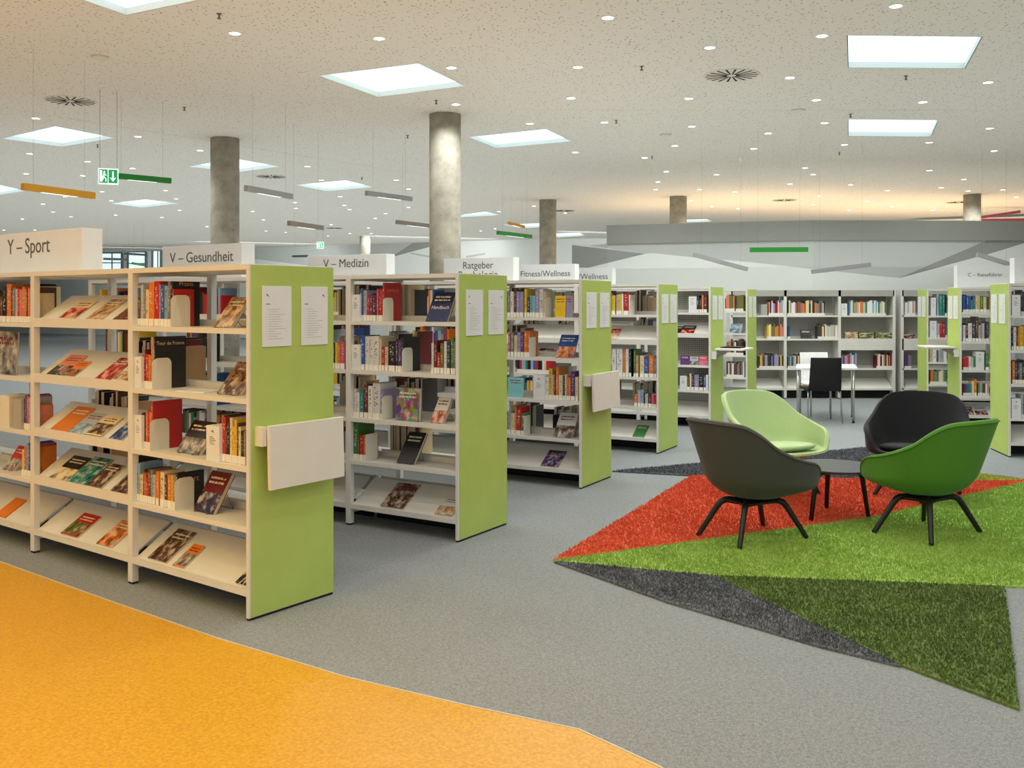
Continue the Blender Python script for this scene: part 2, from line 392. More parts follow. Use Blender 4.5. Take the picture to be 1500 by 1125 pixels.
for q, lab in zip(skyp, SKYLAB):
    c = sum(q, Vector()) / 4; t = empty('skylight', c); tag(t, lab, 'skylight', 'skylights in the perforated ceiling')
    loc = [p - c for p in q]; up = Vector((0, 0, 0.06)); mb = MB()
    for i in range(4):
        a, b = loc[i], loc[(i + 1) % 4]; na, nb = a * 1.012, b * 1.012
        mb.hexa([a, na, nb, b, a + up, na + up, nb + up, b + up])
    mb.build('shaft', M['wall'], t)
    MB().add([p * 1.01 + up for p in loc], [(0, 1, 2, 3)]).build('luminous_panel', M['sky_panel'], t)

def wall_seg(mb, a, b, z0, z1, th=0.12, mat=0):
    d = (Vector(b) - Vector(a)).normalized(); n = Vector((-d.y, d.x)) * th
    a, b = Vector(a), Vector(b); P = [a, b, b + n, a + n]
    mb.hexa([(p.x, p.y, z0) for p in P] + [(p.x, p.y, z1) for p in P], mat)
def ray_wall(px, py, a, b):
    k = (px - CX) / FPX; d = (b[0] - a[0], b[1] - a[1])
    t = (k * a[1] - a[0]) / (d[0] - k * d[1]); Y = a[1] + t * d[1]; return Vector((k * Y, Y, EYE - (py - HY) * Y / FPX))
def clip(poly, x, keep_left):
    out = []
    for i in range(len(poly)):
        a, b = poly[i], poly[(i + 1) % len(poly)]
        ia, ib = (a[0] <= x) == keep_left, (b[0] <= x) == keep_left
        if ia: out.append(a)
        if ia != ib:
            t = (x - a[0]) / (b[0] - a[0]); out.append((x, a[1] + t * (b[1] - a[1])))
    return out
def paint(poly, segs, mat, parent, name='painted_field', off=0.004):
    mb = MB()
    for x0, x1, a, b in segs:
        q = clip(clip(poly, x1, True), x0, False)
        if len(q) < 3: continue
        d = (Vector((b[0] - a[0], b[1] - a[1], 0))).normalized(); n = Vector((d.y, -d.x, 0)) * off
        w = [ray_wall(x, y, a, b) + n for x, y in q]; m = len(w)
        mb.add([p for p in w] + [p - n for p in w], [tuple(range(m)), tuple(range(2 * m - 1, m - 1, -1))] + [(i, m + i, m + (i + 1) % m, (i + 1) % m) for i in range(m)])
    return mb.build(name, mat, parent)
# far back wall
FA, FB, FC = (-30.0, 50.82), (1.03, 36.1), (22, 33)
mb = MB(); wall_seg(mb, FA, FB, 0, CEIL); wall_seg(mb, FB, FC, 0, CEIL); wb = struct(mb.build('wall_back', M['wall']))
fs = [(-500, 790, FA, FB), (790, 3000, FB, FC)]
paint([(240, 371), (380, 363), (606, 354), (572, 377), (450, 389), (380, 380), (240, 384)], fs, M['wall_grey'], wb)
paint([(606, 354.5), (631, 353.6), (632, 361), (572, 377)], fs, M['wall_dark'], wb)
paint([(602, 370), (630, 375), (630, 377.5), (601, 372)], fs, M['wall_grey'], wb)
paint([(682, 375), (710, 370.5), (711, 372.5), (684, 378)], fs, M['wall_grey'], wb)
struct(MB().box(-30, -29.9, -6, 54, 0, CEIL).build('wall_left', M['wall'])); struct(MB().box(21.9, 22, -6, 54, 0, CEIL).build('wall_right', M['wall']))
# partition wall with grey fascia
PA, PB, PC, PD = (1.13, 18.0), (1.75, 17.55), (5.18, 16.45), (13.0, 16.75)
segs = [(700, 890, PA, PB), (890, 1191, PB, PC), (1191, 3000, PC, PD)]
mb = MB(); [wall_seg(mb, a, b, 0, 2.68) for a, b in ((PA, PB), (PB, PC), (PC, PD))]; wp = struct(mb.build('wall_partition', M['wall']))
mb = MB(); 
for a, b in ((PB, PC), (PC, PD)):
    d = (Vector(b) - Vector(a)).normalized(); n = Vector((d.y, -d.x)) * 0.05
    e_ = d * (.03 if a == PC else 0); wall_seg(mb, (a[0] + n.x - e_.x, a[1] + n.y - e_.y), (b[0] + n.x, b[1] + n.y), 2.66, 3.0, 0.2)
struct(mb.build('trim_fascia', M['band'])); fasc = bpy.data.objects['trim_fascia']
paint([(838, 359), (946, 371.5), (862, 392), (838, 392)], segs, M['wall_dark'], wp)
paint([(862, 360), (890, 357), (1195, 351), (1445, 353), (1320, 407), (1100, 384), (1017, 377), (957, 370.5), (946, 371)], segs, M['wall_grey'], wp)
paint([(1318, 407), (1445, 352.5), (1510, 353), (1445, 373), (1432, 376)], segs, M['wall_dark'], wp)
# far right white wall seen above the fascia
rw = [atY(1340, 322, 27), atY(1500, 290, 25.5), atY(1600, 272, 25)]
mb = MB(); wall_seg(mb, (rw[0].x, rw[0].y), (rw[2].x, rw[2].y), 2.0, 3.9); struct(mb.build('wall_right_rear', M['wall']))
# windows in the far wall
def window(name, x0, x1, y0, y1, bars, rows):
    o = None
    d = (Vector((FB[0] - FA[0], FB[1] - FA[1], 0))).normalized(); n = Vector((d.y, -d.x, 0))
    def q(x0, x1, y0, y1, th, mat, nm, parent, back=0.0):
        w = [ray_wall(x, y, FA, FB) + n * back for x, y in ((x0, y1), (x1, y1), (x1, y0), (x0, y0))]
        mb = MB(); f = [p + n * th for p in w]
        mb.add(f + w, [(0, 1, 2, 3), (7, 6, 5, 4), (0, 4, 5, 1), (1, 5, 6, 2), (2, 6, 7, 3), (3, 7, 4, 0)]); return mb.build(nm, mat, parent)
    o = q(x0, x1, y0, y1, 0.02, M['window_glow'], name, None, 0.02); struct(o)
    q(x0 - 1.5, x1 + 1.5, y0 - 1.5, y0, 0.09, M['frame_dark'], 'window_frame', o)
    q(x1, x1 + 2.2, y0, y1, 0.09, M['frame_dark'], 'window_frame', o); q(x0 - 2.2, x0, y0, y1, 0.09, M['frame_dark'], 'window_frame', o)
    for b in bars: q(b - .6, b + .6, y0, y1, 0.07, M['frame_dark'], 'mullion', o)
    for r in rows: q(x0, x1, r - .7, r + .7, 0.07, M['frame_dark'], 'transom', o)
window('window_1', 110, 179, 371.5, 405, (145, 165.5), (385,))
window('window_2', 226, 236, 368, 405, (232.5,), ())
window('window_3', 190, 214, 370, 405, (), (386,))
# columns
for i, (x0, x1, top) in enumerate([(309, 350, 203), (629, 675, 168), (790, 815, 293), (981, 1006, 288), (1412, 1436, 285), (527, 542.5, 346)]):
    Y = FPX * (CEIL - EYE) / (HY - top); r = (x1 - x0) * Y / FPX / 2
    o = MB().cyl(0, 0, 0, CEIL, r, 40).build('column', M['concrete']); o.location = ((0.5 * (x0 + x1) - CX) * Y / FPX, Y, 0); struct(o)

# ------------------------------------------------------------------ rug
RUG = {'red_section': ('pile_red', [(810, 822.5), (1275, 759.5), (1507, 705.5), (1424, 706.5), (1013, 698.5)]),
       'lime_section': ('pile_lime', [(810, 823.5), (1042, 844.5), (1472, 861), (1640, 866), (1650, 790), (1508, 706.5), (1275, 760.5)]),
       'dark_green_section': ('pile_green', [(1046, 846), (1322, 978), (1493, 1042), (1472, 862)]),
       'front_grey_section': ('pile_grey', [(812, 825), (980, 885), (1202, 950), (1320, 979), (1044, 846)]),
       'rear_grey_section': ('pile_grey', [(897, 691.5), (1012, 698), (1310, 704.5), (1330, 652), (1266, 657), (1028, 680)]),
       'olive_section': ('pile_olive', [(1312, 704.5), (1424, 705.8), (1506, 704.5), (1427, 694.5), (1360, 672)])}
rug = empty('rug', G(1200, 780)); tag(rug, 'large shaggy rug of red, lime, dark green and grey triangles under the armchairs', 'rug')
RZ = 0.016
rs = np.random.RandomState(3)
for nm, (mt, poly) in RUG.items():
    P = [G(*p) - rug.location for p in poly]
    ar = sum(P[i].x * P[(i + 1) % len(P)].y - P[(i + 1) % len(P)].x * P[i].y for i in range(len(P))) / 2
    if ar < 0: P = P[::-1]
    ar = abs(ar)
    sec = MB().prism([(p.x, p.y) for p in P], 0, RZ * 0.75).build(nm, M[mt], rug)
    tri = []
    v, e, f, *_ = delaunay_2d_cdt([Vector((p.x, p.y)) for p in P], [(i, (i + 1) % len(P)) for i in range(len(P))], [], 1, 1e-6)
    A = np.array([[v[i][:] for i in t] for t in f]); w = np.abs(np.cross(A[:, 1] - A[:, 0], A[:, 2] - A[:, 0])) / 2
    n = int(ar * 10500); k = rs.choice(len(A), n, p=w / w.sum()); u = rs.rand(n, 2); fl2 = u.sum(1) > 1; u[fl2] = 1 - u[fl2]
    base = A[k, 0] + u[:, :1] * (A[k, 1] - A[k, 0]) + u[:, 1:] * (A[k, 2] - A[k, 0])
    ang = rs.rand(n) * 6.283; wd = 0.003 + 0.0025 * rs.rand(n); h = 0.011 + 0.011 * rs.rand(n); la = rs.rand(n) * 6.283; ll = 0.012 * rs.rand(n)
    dx, dy = np.cos(ang) * wd, np.sin(ang) * wd; z0 = np.full(n, RZ * 0.6)
    vv = np.stack([np.stack([base[:, 0] - dx, base[:, 1] - dy, z0], 1), np.stack([base[:, 0] + dx, base[:, 1] + dy, z0], 1),
                   np.stack([base[:, 0] + np.cos(la) * ll, base[:, 1] + np.sin(la) * ll, z0 + h], 1)], 1).reshape(-1, 3)
    me = bpy.data.meshes.new('carpet_pile'); me.vertices.add(3 * n); me.vertices.foreach_set('co', vv.ravel())
    me.loops.add(3 * n); me.loops.foreach_set('vertex_index', np.arange(3 * n)); me.polygons.add(n); me.polygons.foreach_set('loop_start', np.arange(0, 3 * n, 3))
    me.materials.append(M[mt]); me.update(calc_edges=True); me.validate()
    po = link('carpet_pile', me, sec); po['kind'] = 'stuff'

# ------------------------------------------------------------------ armchairs
RIM = [(0, .375, .372), (28, .395, .375), (40, .425, .392), (49, .440, .470), (60, .432, .528), (78, .408, .560), (96, .392, .602), (111, .395, .652), (126, .412, .732), (140, .432, .788), (155, .444, .806), (180, .448, .812)]
def rim(th):
    a = abs(((th + 180) % 360) - 180); n = len(RIM)
    def slope(i, c):
        lo, hi = max(i - 1, 0), min(i + 1, n - 1)
        if i in (0, n - 1): return 0.0
        return (RIM[hi][c] - RIM[lo][c]) / (RIM[hi][0] - RIM[lo][0])
    for i in range(n - 1):
        if RIM[i][0] <= a <= RIM[i + 1][0]:
            d = RIM[i + 1][0] - RIM[i][0]; t = (a - RIM[i][0]) / d; out = []
            for c in (1, 2):
                p0, p1, m0, m1 = RIM[i][c], RIM[i + 1][c], slope(i, c) * d, slope(i + 1, c) * d
                out.append((2*t**3-3*t**2+1)*p0 + (t**3-2*t**2+t)*m0 + (-2*t**3+3*t**2)*p1 + (t**3-t**2)*m1)
            return tuple(out)
def shell_mesh(name, mat):
    NT_ = 96; ZB = 0.258; vs = [(0, 0, ZB)]; fs = []; US = (.03, .09, .17, .27, .38, .5, .62, .74, .85, .93, .98, 1.0); NR = len(US)
    for u in US:
        for i in range(NT_):
            th = 360 * i / NT_; r, z = rim(th); H = z - ZB; a = math.radians(th)
            ff = min(1, max(0, (math.cos(a) + .35) / .75)); ff = ff * ff * (3 - 2 * ff); hr = min(.15 * (1 - ff) + .10 * ff, H * .94); rb = .285 * (1 - ff) + r * .955 * ff
            zz = u * H; br = math.sqrt(max(0, 1 - (1 - min(1, zz / hr)) ** 2)) if zz < hr else 1.0
            x_ = min(1, zz / hr); br = br * (1 - ff) + ff * (.22 + .78 * x_ ** .85)
            w = max(0, (u - hr / H * .5) / (1 - hr / H * .5)) if hr < H else u
            rr = (rb + (r - rb) * (w ** .92 if w > 0 else 0)) * br
            vs.append((rr * math.sin(a), rr * math.cos(a), ZB + zz))
    for i in range(NT_): fs.append((0, 1 + i, 1 + (i + 1) % NT_))
    for j in range(NR - 1):
        for i in range(NT_):
            a, b = 1 + j * NT_ + i, 1 + j * NT_ + (i + 1) % NT_; fs.append((a, a + NT_, b + NT_, b))
    mb = MB().add(vs, fs, 0, True); me = mb.mesh(name, [mat])
    bm = bmesh.new(); bm.from_mesh(me); bmesh.ops.recalc_face_normals(bm, faces=bm.faces)
    if sum(f.normal.z for f in bm.faces if f.calc_center_median().z < 0.28) > 0: bmesh.ops.reverse_faces(bm, faces=bm.faces)
    bm.to_mesh(me); bm.free(); return me
def armchair(c, face, base_dir, mat, label, hx=.295, hy=.205):
    face = math.atan2(face[1], face[0]) - math.pi / 2
    t = empty('lounge_armchair', (c[0], c[1], RZ), face); tag(t, label, 'armchair', 'armchairs around the low table')
    o = link('shell', shell_mesh('shell', mat), t)
    m = o.modifiers.new('thickness', 'SOLIDIFY'); m.thickness = 0.034; m.offset = -1
    s = o.modifiers.new('smooth', 'SUBSURF'); s.levels = 1; s.render_levels = 1
    pp = []
    for i in range(97):
        r, z = rim(360 * i / 96); a = math.radians(360 * i / 96); pp.append(((r + .001) * math.sin(a), (r + .001) * math.cos(a), z - .012))
    MB().tube(pp, 0.0045, 6).build('piping', mat, t)
    cu = MB(); rings = []; n = 32
    prof = [(0.0, .368), (.15, .368), (.205, .375), (.25, .392), (.262, .41), (.22, .425), (.12, .432), (0.0, .434)]
    vs = []; fsx = []
    for r, z in prof:
        for i in range(n):
            a = 2 * math.pi * i / n; sx = math.copysign(abs(math.sin(a)) ** .85, math.sin(a)); cy = math.copysign(abs(math.cos(a)) ** .85, math.cos(a))
            vs.append((r * 1.07 * sx, r * 1.07 * cy + .06, z - .012 + .02 * cy * (r / .27)))
    for j in range(len(prof) - 1):
        for i in range(n): fsx.append((j * n + i, j * n + (i + 1) % n, (j + 1) * n + (i + 1) % n, (j + 1) * n + i))
    cu.add(vs, fsx, 0, True).build('seat_cushion', mat, t)
    br = math.atan2(base_dir[1], base_dir[0]) - face
    MB().cyl(0, 0, .222, .258, .07, 20).build('hub', M['black_wood'], t)
    kn = []
    for sx, sy in ((1, 1), (-1, 1), (-1, -1), (1, -1)):
        q = Vector((hx * sx * .52, hy * sy * .52, .244)); kn.append(Vector((q.x * math.cos(br) - q.y * math.sin(br), q.x * math.sin(br) + q.y * math.cos(br), q.z)))
    for i in range(4):
        a, b = kn[i], kn[(i + 1) % 4]; m = (a + b) / 2; m = Vector((m.x * .72, m.y * .72, .240))
        MB().tube([a, a.lerp(m, .55), m, m.lerp(b, .45), b], .0125, 8).build('base_rail', M['black_wood'], t)
    for sx, sy in ((1, 1), (-1, 1), (-1, -1), (1, -1)):
        x, y = hx * sx, hy * sy; d = Vector((x * math.cos(br) - y * math.sin(br), x * math.sin(br) + y * math.cos(br), 0)); L = d.length; d /= L
        path = [d * .02 + Vector((0, 0, .243)), d * (L * .40) + Vector((0, 0, .249)), d * (L * .50) + Vector((0, 0, .247)), d * (L * .575) + Vector((0, 0, .234)), d * (L * .64) + Vector((0, 0, .205)), d * (L * .98) + Vector((0, 0, .012)), d * L]
        lg = MB().tube(path, [.019, .021, .022, .022, .021, .017, .017], 8, aspect=.95).build('leg', M['black_wood'], t)
    return t
g1, g2, g3 = G(1021, 788), G(1084.7, 807.5), G(1182.8, 791); gc = (g1 + g3) / 2
k1, k2, k3 = G(1277, 784.5), G(1367.5, 801.5), G(1439, 782.6); kc = (k1 + k3) / 2
armchair(gc, (.86, .51), (g3 - g2), M['fab_grey'], 'dark grey low armchair with its back to the camera, nearest the red rug tip', (g3 - g2).length / 2, (g1 - g2).length / 2)
armchair(kc, (-.56, .83), (k3 - k2), M['fab_green'], 'grass green low armchair standing on the lime part of the rug', (k3 - k2).length / 2, (k1 - k2).length / 2)
armchair((2.18, 7.95), (.46, -.89), (.9, .4), M['fab_lime'], 'pale green low armchair facing forward behind the dark grey one')
armchair((3.33, 7.85), (-.50, -.87), (.8, .6), M['fab_black'], 'black low armchair facing the round table behind the grass green one')
# round low table
t1, t2, t3 = G(1188, 766), G(1210.5, 747), G(1272, 760); tc = (t1 + t2 + t3) / 3
tt = empty('coffee_table', (tc.x, tc.y, RZ)); tag(tt, 'round charcoal low table on black legs between the four armchairs', 'table')
TH = .352
mb = MB(); prof = [(.0, TH - .004), (.27, TH - .004), (.298, TH + .006), (.30, TH + .012), (.297, TH + .016), (0, TH + .016)]; n = 48
vs = [(r * math.cos(2 * math.pi * i / n), r * math.sin(2 * math.pi * i / n), z) for r, z in prof for i in range(n)]
mb.add(vs, [(j * n + i, j * n + (i + 1) % n, (j + 1) * n + (i + 1) % n, (j + 1) * n + i) for j in range(len(prof) - 1) for i in range(n)]).build('table_top', M['table_top'], tt)
mb = MB()
for q in (t1, t2, t3):
    d = q - tc; d.z = 0; L = d.length; u = d / L
    MB().tube([u * .02 + Vector((0, 0, TH - .022)), u * (L * .62) + Vector((0, 0, TH - .022)), u * (L * .76) + Vector((0, 0, TH - .036)), u * (L * .82) + Vector((0, 0, TH - .07)), u * L], [.018, .019, .02, .019, .016], 8).build('leg', M['black_wood'], tt)

# ------------------------------------------------------------------ study table and two chairs
c1, c2 = G(1166, 539, .73), G(1256.5, 539, .73)
st = empty('study_table', ((c1.x + c2.x) / 2, c1.y, 0)); tag(st, 'white square study table on chrome legs in front of the wall shelves', 'table')
hw = (c2.x - c1.x) / 2; sk = .30
MB().hexa([(-hw, 0, .705), (hw, 0, .705), (hw + sk * .8, .78, .705), (-hw + sk * .8, .78, .705), (-hw, 0, .73), (hw, 0, .73), (hw + sk * .8, .78, .73), (-hw + sk * .8, .78, .73)]).build('table_top', M['table_white'], st, .003)
for x, y in ((-hw + .04, .05), (hw - .04, .05), (hw + sk * .8 - .05, .73), (-hw + sk * .8 + .03, .73)):
    lg = MB().cyl(x, y, .012, .705, .018, 12).build('leg', M['chrome'], st); MB().cyl(x, y, 0, .014, .02, 12).build('foot_cap', M['black_rubber'], lg)
def side_chair(loc, rz, m, label, frame_m):
    t = empty('side_chair', loc, rz); tag(t, label, 'chair')
    # local: chair faces +y; back at -y
    def sheet(profile, hw0, hw1, th, name):
        mb = MB(); vs = []; n = len(profile)
        for i, (y, z) in enumerate(profile):
            a = profile[max(i - 1, 0)]; b = profile[min(i + 1, n - 1)]; d = Vector((b[0] - a[0], b[1] - a[1])).normalized(); nn = Vector((-d.y, d.x)) * th
            w = hw0 + (hw1 - hw0) * i / (n - 1)
            for q, (yy, zz) in enumerate(((y, z), (y + nn.x, z + nn.y))):
                for k in range(7):
                    u = -1 + k / 3; vs.append((u * w, yy - .025 * (1 - u * u), zz))
        fs = []
        for i in range(n - 1):
            for q in range(2):
                for k in range(6):
                    a = i * 14 + q * 7 + k; f = (a, a + 1, a + 15, a + 14); fs.append(f if q == 0 else f[::-1])
            for k in (0, 6):
                a = i * 14 + k; fs.append((a, a + 14, a + 21, a + 7))
        for i in (0, n - 1):
            for k in range(6): a = i * 14 + k; fs.append((a, a + 7, a + 8, a + 1))
        me = mb.add(vs, fs, 0, True).mesh(name, [m]); bm = bmesh.new(); bm.from_mesh(me); bmesh.ops.recalc_face_normals(bm, faces=bm.faces); bm.to_mesh(me); bm.free()
        return link(name, me, t, .006)
    sheet([(-.19, .43), (-.215, .50), (-.23, .60), (-.245, .72), (-.265, .87)], .215, .20, .022, 'backrest')
    sheet([(.22, .455), (.12, .45), (-.05, .44), (-.17, .445), (-.20, .47)], .215, .215, .022, 'seat')
    for sx in (-1, 1):
        MB().tube([(sx * .2, .2, .425), (sx * .205, .22, .40), (sx * .215, .245, .0)], .011, 10).build('leg', M['chrome'], t)
        MB().tube([(sx * .2, -.16, .425), (sx * .21, -.185, .39), (sx * .225, -.235, .0)], .011, 10).build('leg', M['chrome'], t)
        MB().tube([(sx * .2, .2, .425), (sx * .2, -.16, .425)], .010, 8).build('seat_rail', M['chrome'], t)
    return t
side_chair((4.12, 12.78, 0), -.03, M['chair_black'], 'black side chair on chrome legs pulled up to the white table', None)
side_chair((4.36, 13.52, 0), math.pi + .02, M['chair_white'], 'white side chair on the far side of the white table', None)

# ------------------------------------------------------------------ bookcases
PH = 1.79
ROWS = {}
class Row: pass
def make_row(key, name, F, a, D, bays, levels, sgn, label, back=None, panel=True, side='', tray=.14):
    r = Row(); r.key = key; r.name = name; r.F = Vector(F); r.a = a; r.D = D; r.sgn = sgn; r.levels = levels; r.tray = tray
    r.e1 = Vector((math.cos(a), math.sin(a), 0)); r.e2 = Vector((-math.sin(a), math.cos(a), 0))
    r.M = Matrix.Translation(r.F) @ Matrix.Rotation(a, 4, 'Z')
    t = empty('bookcase', M4=r.M); tag(t, label, 'bookcase', 'lime ended bookcases' if panel else 'wall bookcases'); r.t = t
    xs = [0.022] if panel else [0.0]
    for b in bays: xs.append(xs[-1] + b)
    r.xs = xs                       # positive distances from the panel
    X = lambda d: sgn * d
    dual = D > .45
    HT = PH
    if panel:
        lo, hi = sorted((X(0), X(.022)))
        MB().box(lo, hi, 0, D, .012, HT).build('end_panel', M['white'], t, .0015)
        g = MB().box(*sorted((X(-.003), X(0.0))), .012, D - .004, .016, HT - .004).build('green_face', M['lime'], t)
        MB().box(lo + .002, hi - .002, .004, D - .004, 0, .013).build('foot_strip', M['black_rubber'], t)
    PW = .045
    for i, x in enumerate(xs[1:], 1):
        lo, hi = X(x) - PW / 2, X(x) + PW / 2
        mb = MB().box(lo, hi, 0, .04, .012, HT)
        if dual:
            mb.box(lo, hi, D - .04, D, .012, HT); mb.box(lo + .008, hi - .008, .04, D - .04, .085, .115); mb.box(lo + .008, hi - .008, .04, D - .04, HT - .04, HT - .012)
        else: mb.box(lo + .008, hi - .008, .04, D, .012, HT)
        u = mb.build('upright', M['white'], t, .002)
        fb = MB().box(lo + .003, hi - .003, .003, .037, 0, .013)
        if dual: fb.box(lo + .003, hi - .003, D - .037, D - .003, 0, .013)
        fb.build('foot', M['black_rubber'], u)
    lo, hi = sorted((X(xs[0]), X(xs[-1])))
    lo, hi = lo + .0, hi + .0
    MB().box(lo, hi, .002, D - .002, HT - .028, HT).build('top_board', M['white'], t)
    SD = min(.27, D - .02)
    for bi in range(len(bays)):
        x0, x1 = sorted((X(xs[bi] + (PW / 2 if bi else 0)), X(xs[bi + 1] - PW / 2)))
        lv = levels[bi] if isinstance(levels[0], list) else levels
        for (z, kind) in lv:
            if kind == 'flat':
                mb = MB().box(x0, x1, .004, SD, z - .012, z).box(x0, x1, 0.0, .012, z - .027, z + .0005).box(x0, x1, SD - .006, SD, z, z + .035)
                mb.build('shelf', M['white'], t)
            elif kind == 'box':
                MB().box(x0, x1, .0, SD, z - .19, z).build('drawer_front', M['white'], t)
            else:
                mb = MB().box(x0, x1, 0, .012, z - .022, z + .034)
                mb.hexa([(x0, .012, z), (x1, .012, z), (x1, .25, z + .165), (x0, .25, z + .165), (x0, .012, z + .012), (x1, .012, z + .012), (x1, .25, z + .177), (x0, .25, z + .177)])
                mb.build('display_shelf', M['white'], t)
            if dual: MB().box(x0, x1, D - .26, D - .004, z - .012, z).box(x0, x1, D - .012, D, z - .027, z).box(x0, x1, D - .26, D - .254, z, z + .035).build('rear_shelf', M['white'], t)
        z = tray
        mb = MB().box(x0, x1, 0, .014, z - .02, z + .014)
        mb.hexa([(x0, .012, z - .012), (x1, .012, z - .012), (x1, SD, z + .15), (x0, SD, z + .15), (x0, .012, z), (x1, .012, z), (x1, SD, z + .162), (x0, SD, z + .162)])
        mb.build('tray_shelf', M['white'], t)
        if dual:
            mb = MB().box(x0, x1, D - .014, D, z - .02, z + .014)
            mb.hexa([(x0, D - SD, z + .15), (x1, D - SD, z + .15), (x1, D - .012, z - .012), (x0, D - .012, z - .012), (x0, D - SD, z + .162), (x1, D - SD, z + .162), (x1, D - .012, z), (x0, D - .012, z)])
            mb.build('rear_tray_shelf', M['white'], t)
        if back:
            yb = D / 2 if dual else D - .02
            MB().box(x0, x1, yb, yb + .008, .1, HT - .05).build('back_panel', M[back], t)
        MB().box(x0, x1, D / 2 - .01, D / 2 + .01, .0, z - .03).build('shade_board', M['black_rubber'], t)  # black board added to stand in for the shade under the tray
    ROWS[key] = r; return r
def s_of(r, px, y=.03):
    k = (px - CX) / FPX; B = r.F + r.e2 * y
    return (k * B.y - B.x) / (r.e1.x - k * r.e1.y)
def depth(r, s, y=.03): return (r.F + r.e1 * s + r.e2 * y).y
flat4 = lambda zs: [(z, 'flat') for z in zs]
rad = math.radians
Z1 = [1.463, 1.112, .77, .467]
make_row('A', 'nearest bookcase', G(364.5, 910.5), rad(-36.9), .565, [1.04, 1.115, 1.08, 1.08], [flat4(Z1), [(z, 'slant') for z in Z1], flat4(Z1), flat4(Z1)], -1,
         'nearest long double sided bookcase with lime end panel, under the Sport sign')
make_row('B', 'second bookcase', G(671, 795), rad(-31.8), .61, [.94, 1.0, 1.0, 1.0], flat4(Z1), -1, 'second lime ended bookcase, behind the nearest one, holding medical books')
make_row('C', 'third bookcase', G(851.5, 716.5), rad(-29.4), .635, [1.0, 1.0, 1.0], flat4([1.463, 1.112, .745, .415]), -1, 'third lime ended bookcase, with the smaller hanging white flap')
make_row('D', 'fourth bookcase', G(964.5, 665), rad(-28.5), .62, [.93, .93, .9], [(1.462, 'flat'), (1.165, 'slant'), (.797, 'flat'), (.48, 'flat')], -1, 'fourth lime ended bookcase, left of the dark grey armchair')
make_row('E', 'fifth bookcase', G(1040.5, 627.7), rad(-29.2), .555, [.95, .95, .95], [(1.462, 'flat'), (1.165, 'slant'), (.79, 'flat'), (.47, 'flat')], -1, 'fifth lime ended bookcase, with a raised white flap and perforated back', 'perf')
F6 = atY(1094.5, 423.3, 14.2); F6.z = 0
make_row('F', 'sixth bookcase', F6, rad(-29.5), .5, [.95, .9, .9], flat4([1.46, 1.13, .80, .47]), -1, 'sixth lime ended bookcase, behind the pale green armchair')
make_row('G', 'bookcase at the right edge', G(1477.5, 669.8), rad(-9.1), .557, [1.0, 1.0], flat4([1.46, 1.10, .754, .40]), 1, 'lime ended bookcase cut off by the right edge of the picture')
FB2 = atY(1406.4, 442, 12.5); FB2.z = 0
make_row('H', 'travel guide bookcase', FB2, rad(-8), .52, [1.0, 1.0, 1.0], flat4([1.46, 1.08, .705, .37]), 1, 'lime ended bookcase under the Reiseführer sign behind the black armchair', tray=.10)
FC2 = atY(1358, 442, 14.4); FC2.z = 0
make_row('I', 'rear right bookcase', FC2, rad(-8), .5, [1.0, 1.0, 1.0], flat4([1.39, 1.06, .69, .36]), 1, 'farthest lime ended bookcase on the right, beside the wall shelves')
WY = FPX * EYE / (584 - HY)
x_w = lambda px: (px - CX) * WY / FPX
wl = [[(1.375, 'flat'), (.988, 'flat'), (.50, 'flat')], [(1.375, 'flat'), (.988, 'flat'), (.50, 'flat')], [(1.375, 'flat'), (.99, 'box'), (.50, 'flat')]]
FW = Vector((x_w(1071), WY, 0))
make_row('J', 'long wall bookcase', FW, 0.0, .3, [x_w(1150.5) - x_w(1071), x_w(1230) - x_w(1150.5), x_w(1310) - x_w(1230)], wl, 1, 'long white wall bookcase with grey back behind the study table', 'steel_grey', panel=False, tray=.16)
FW2 = Vector((x_w(1321.5), WY, 0))
make_row('K', 'short wall bookcase', FW2, 0.0, .3, [.92, .92], [(1.375, 'flat'), (.99, 'box'), (.50, 'flat')], 1, 'white wall bookcase right of the narrow gap, half hidden by lime panels', 'steel_grey', panel=False, tray=.16)
for k in 'JK':   # first upright of the wall units
    r = ROWS[k]; MB().box(-.02, .025, 0, .04, .012, PH).box(-.012, .017, .04, .3, .012, PH).build('upright', M['white'], r.t)
    MB().box(0, sum([0]) + r.xs[-1], .0, .02, PH - .10, PH).build('header_strip', M['steel_grey'], r.t)

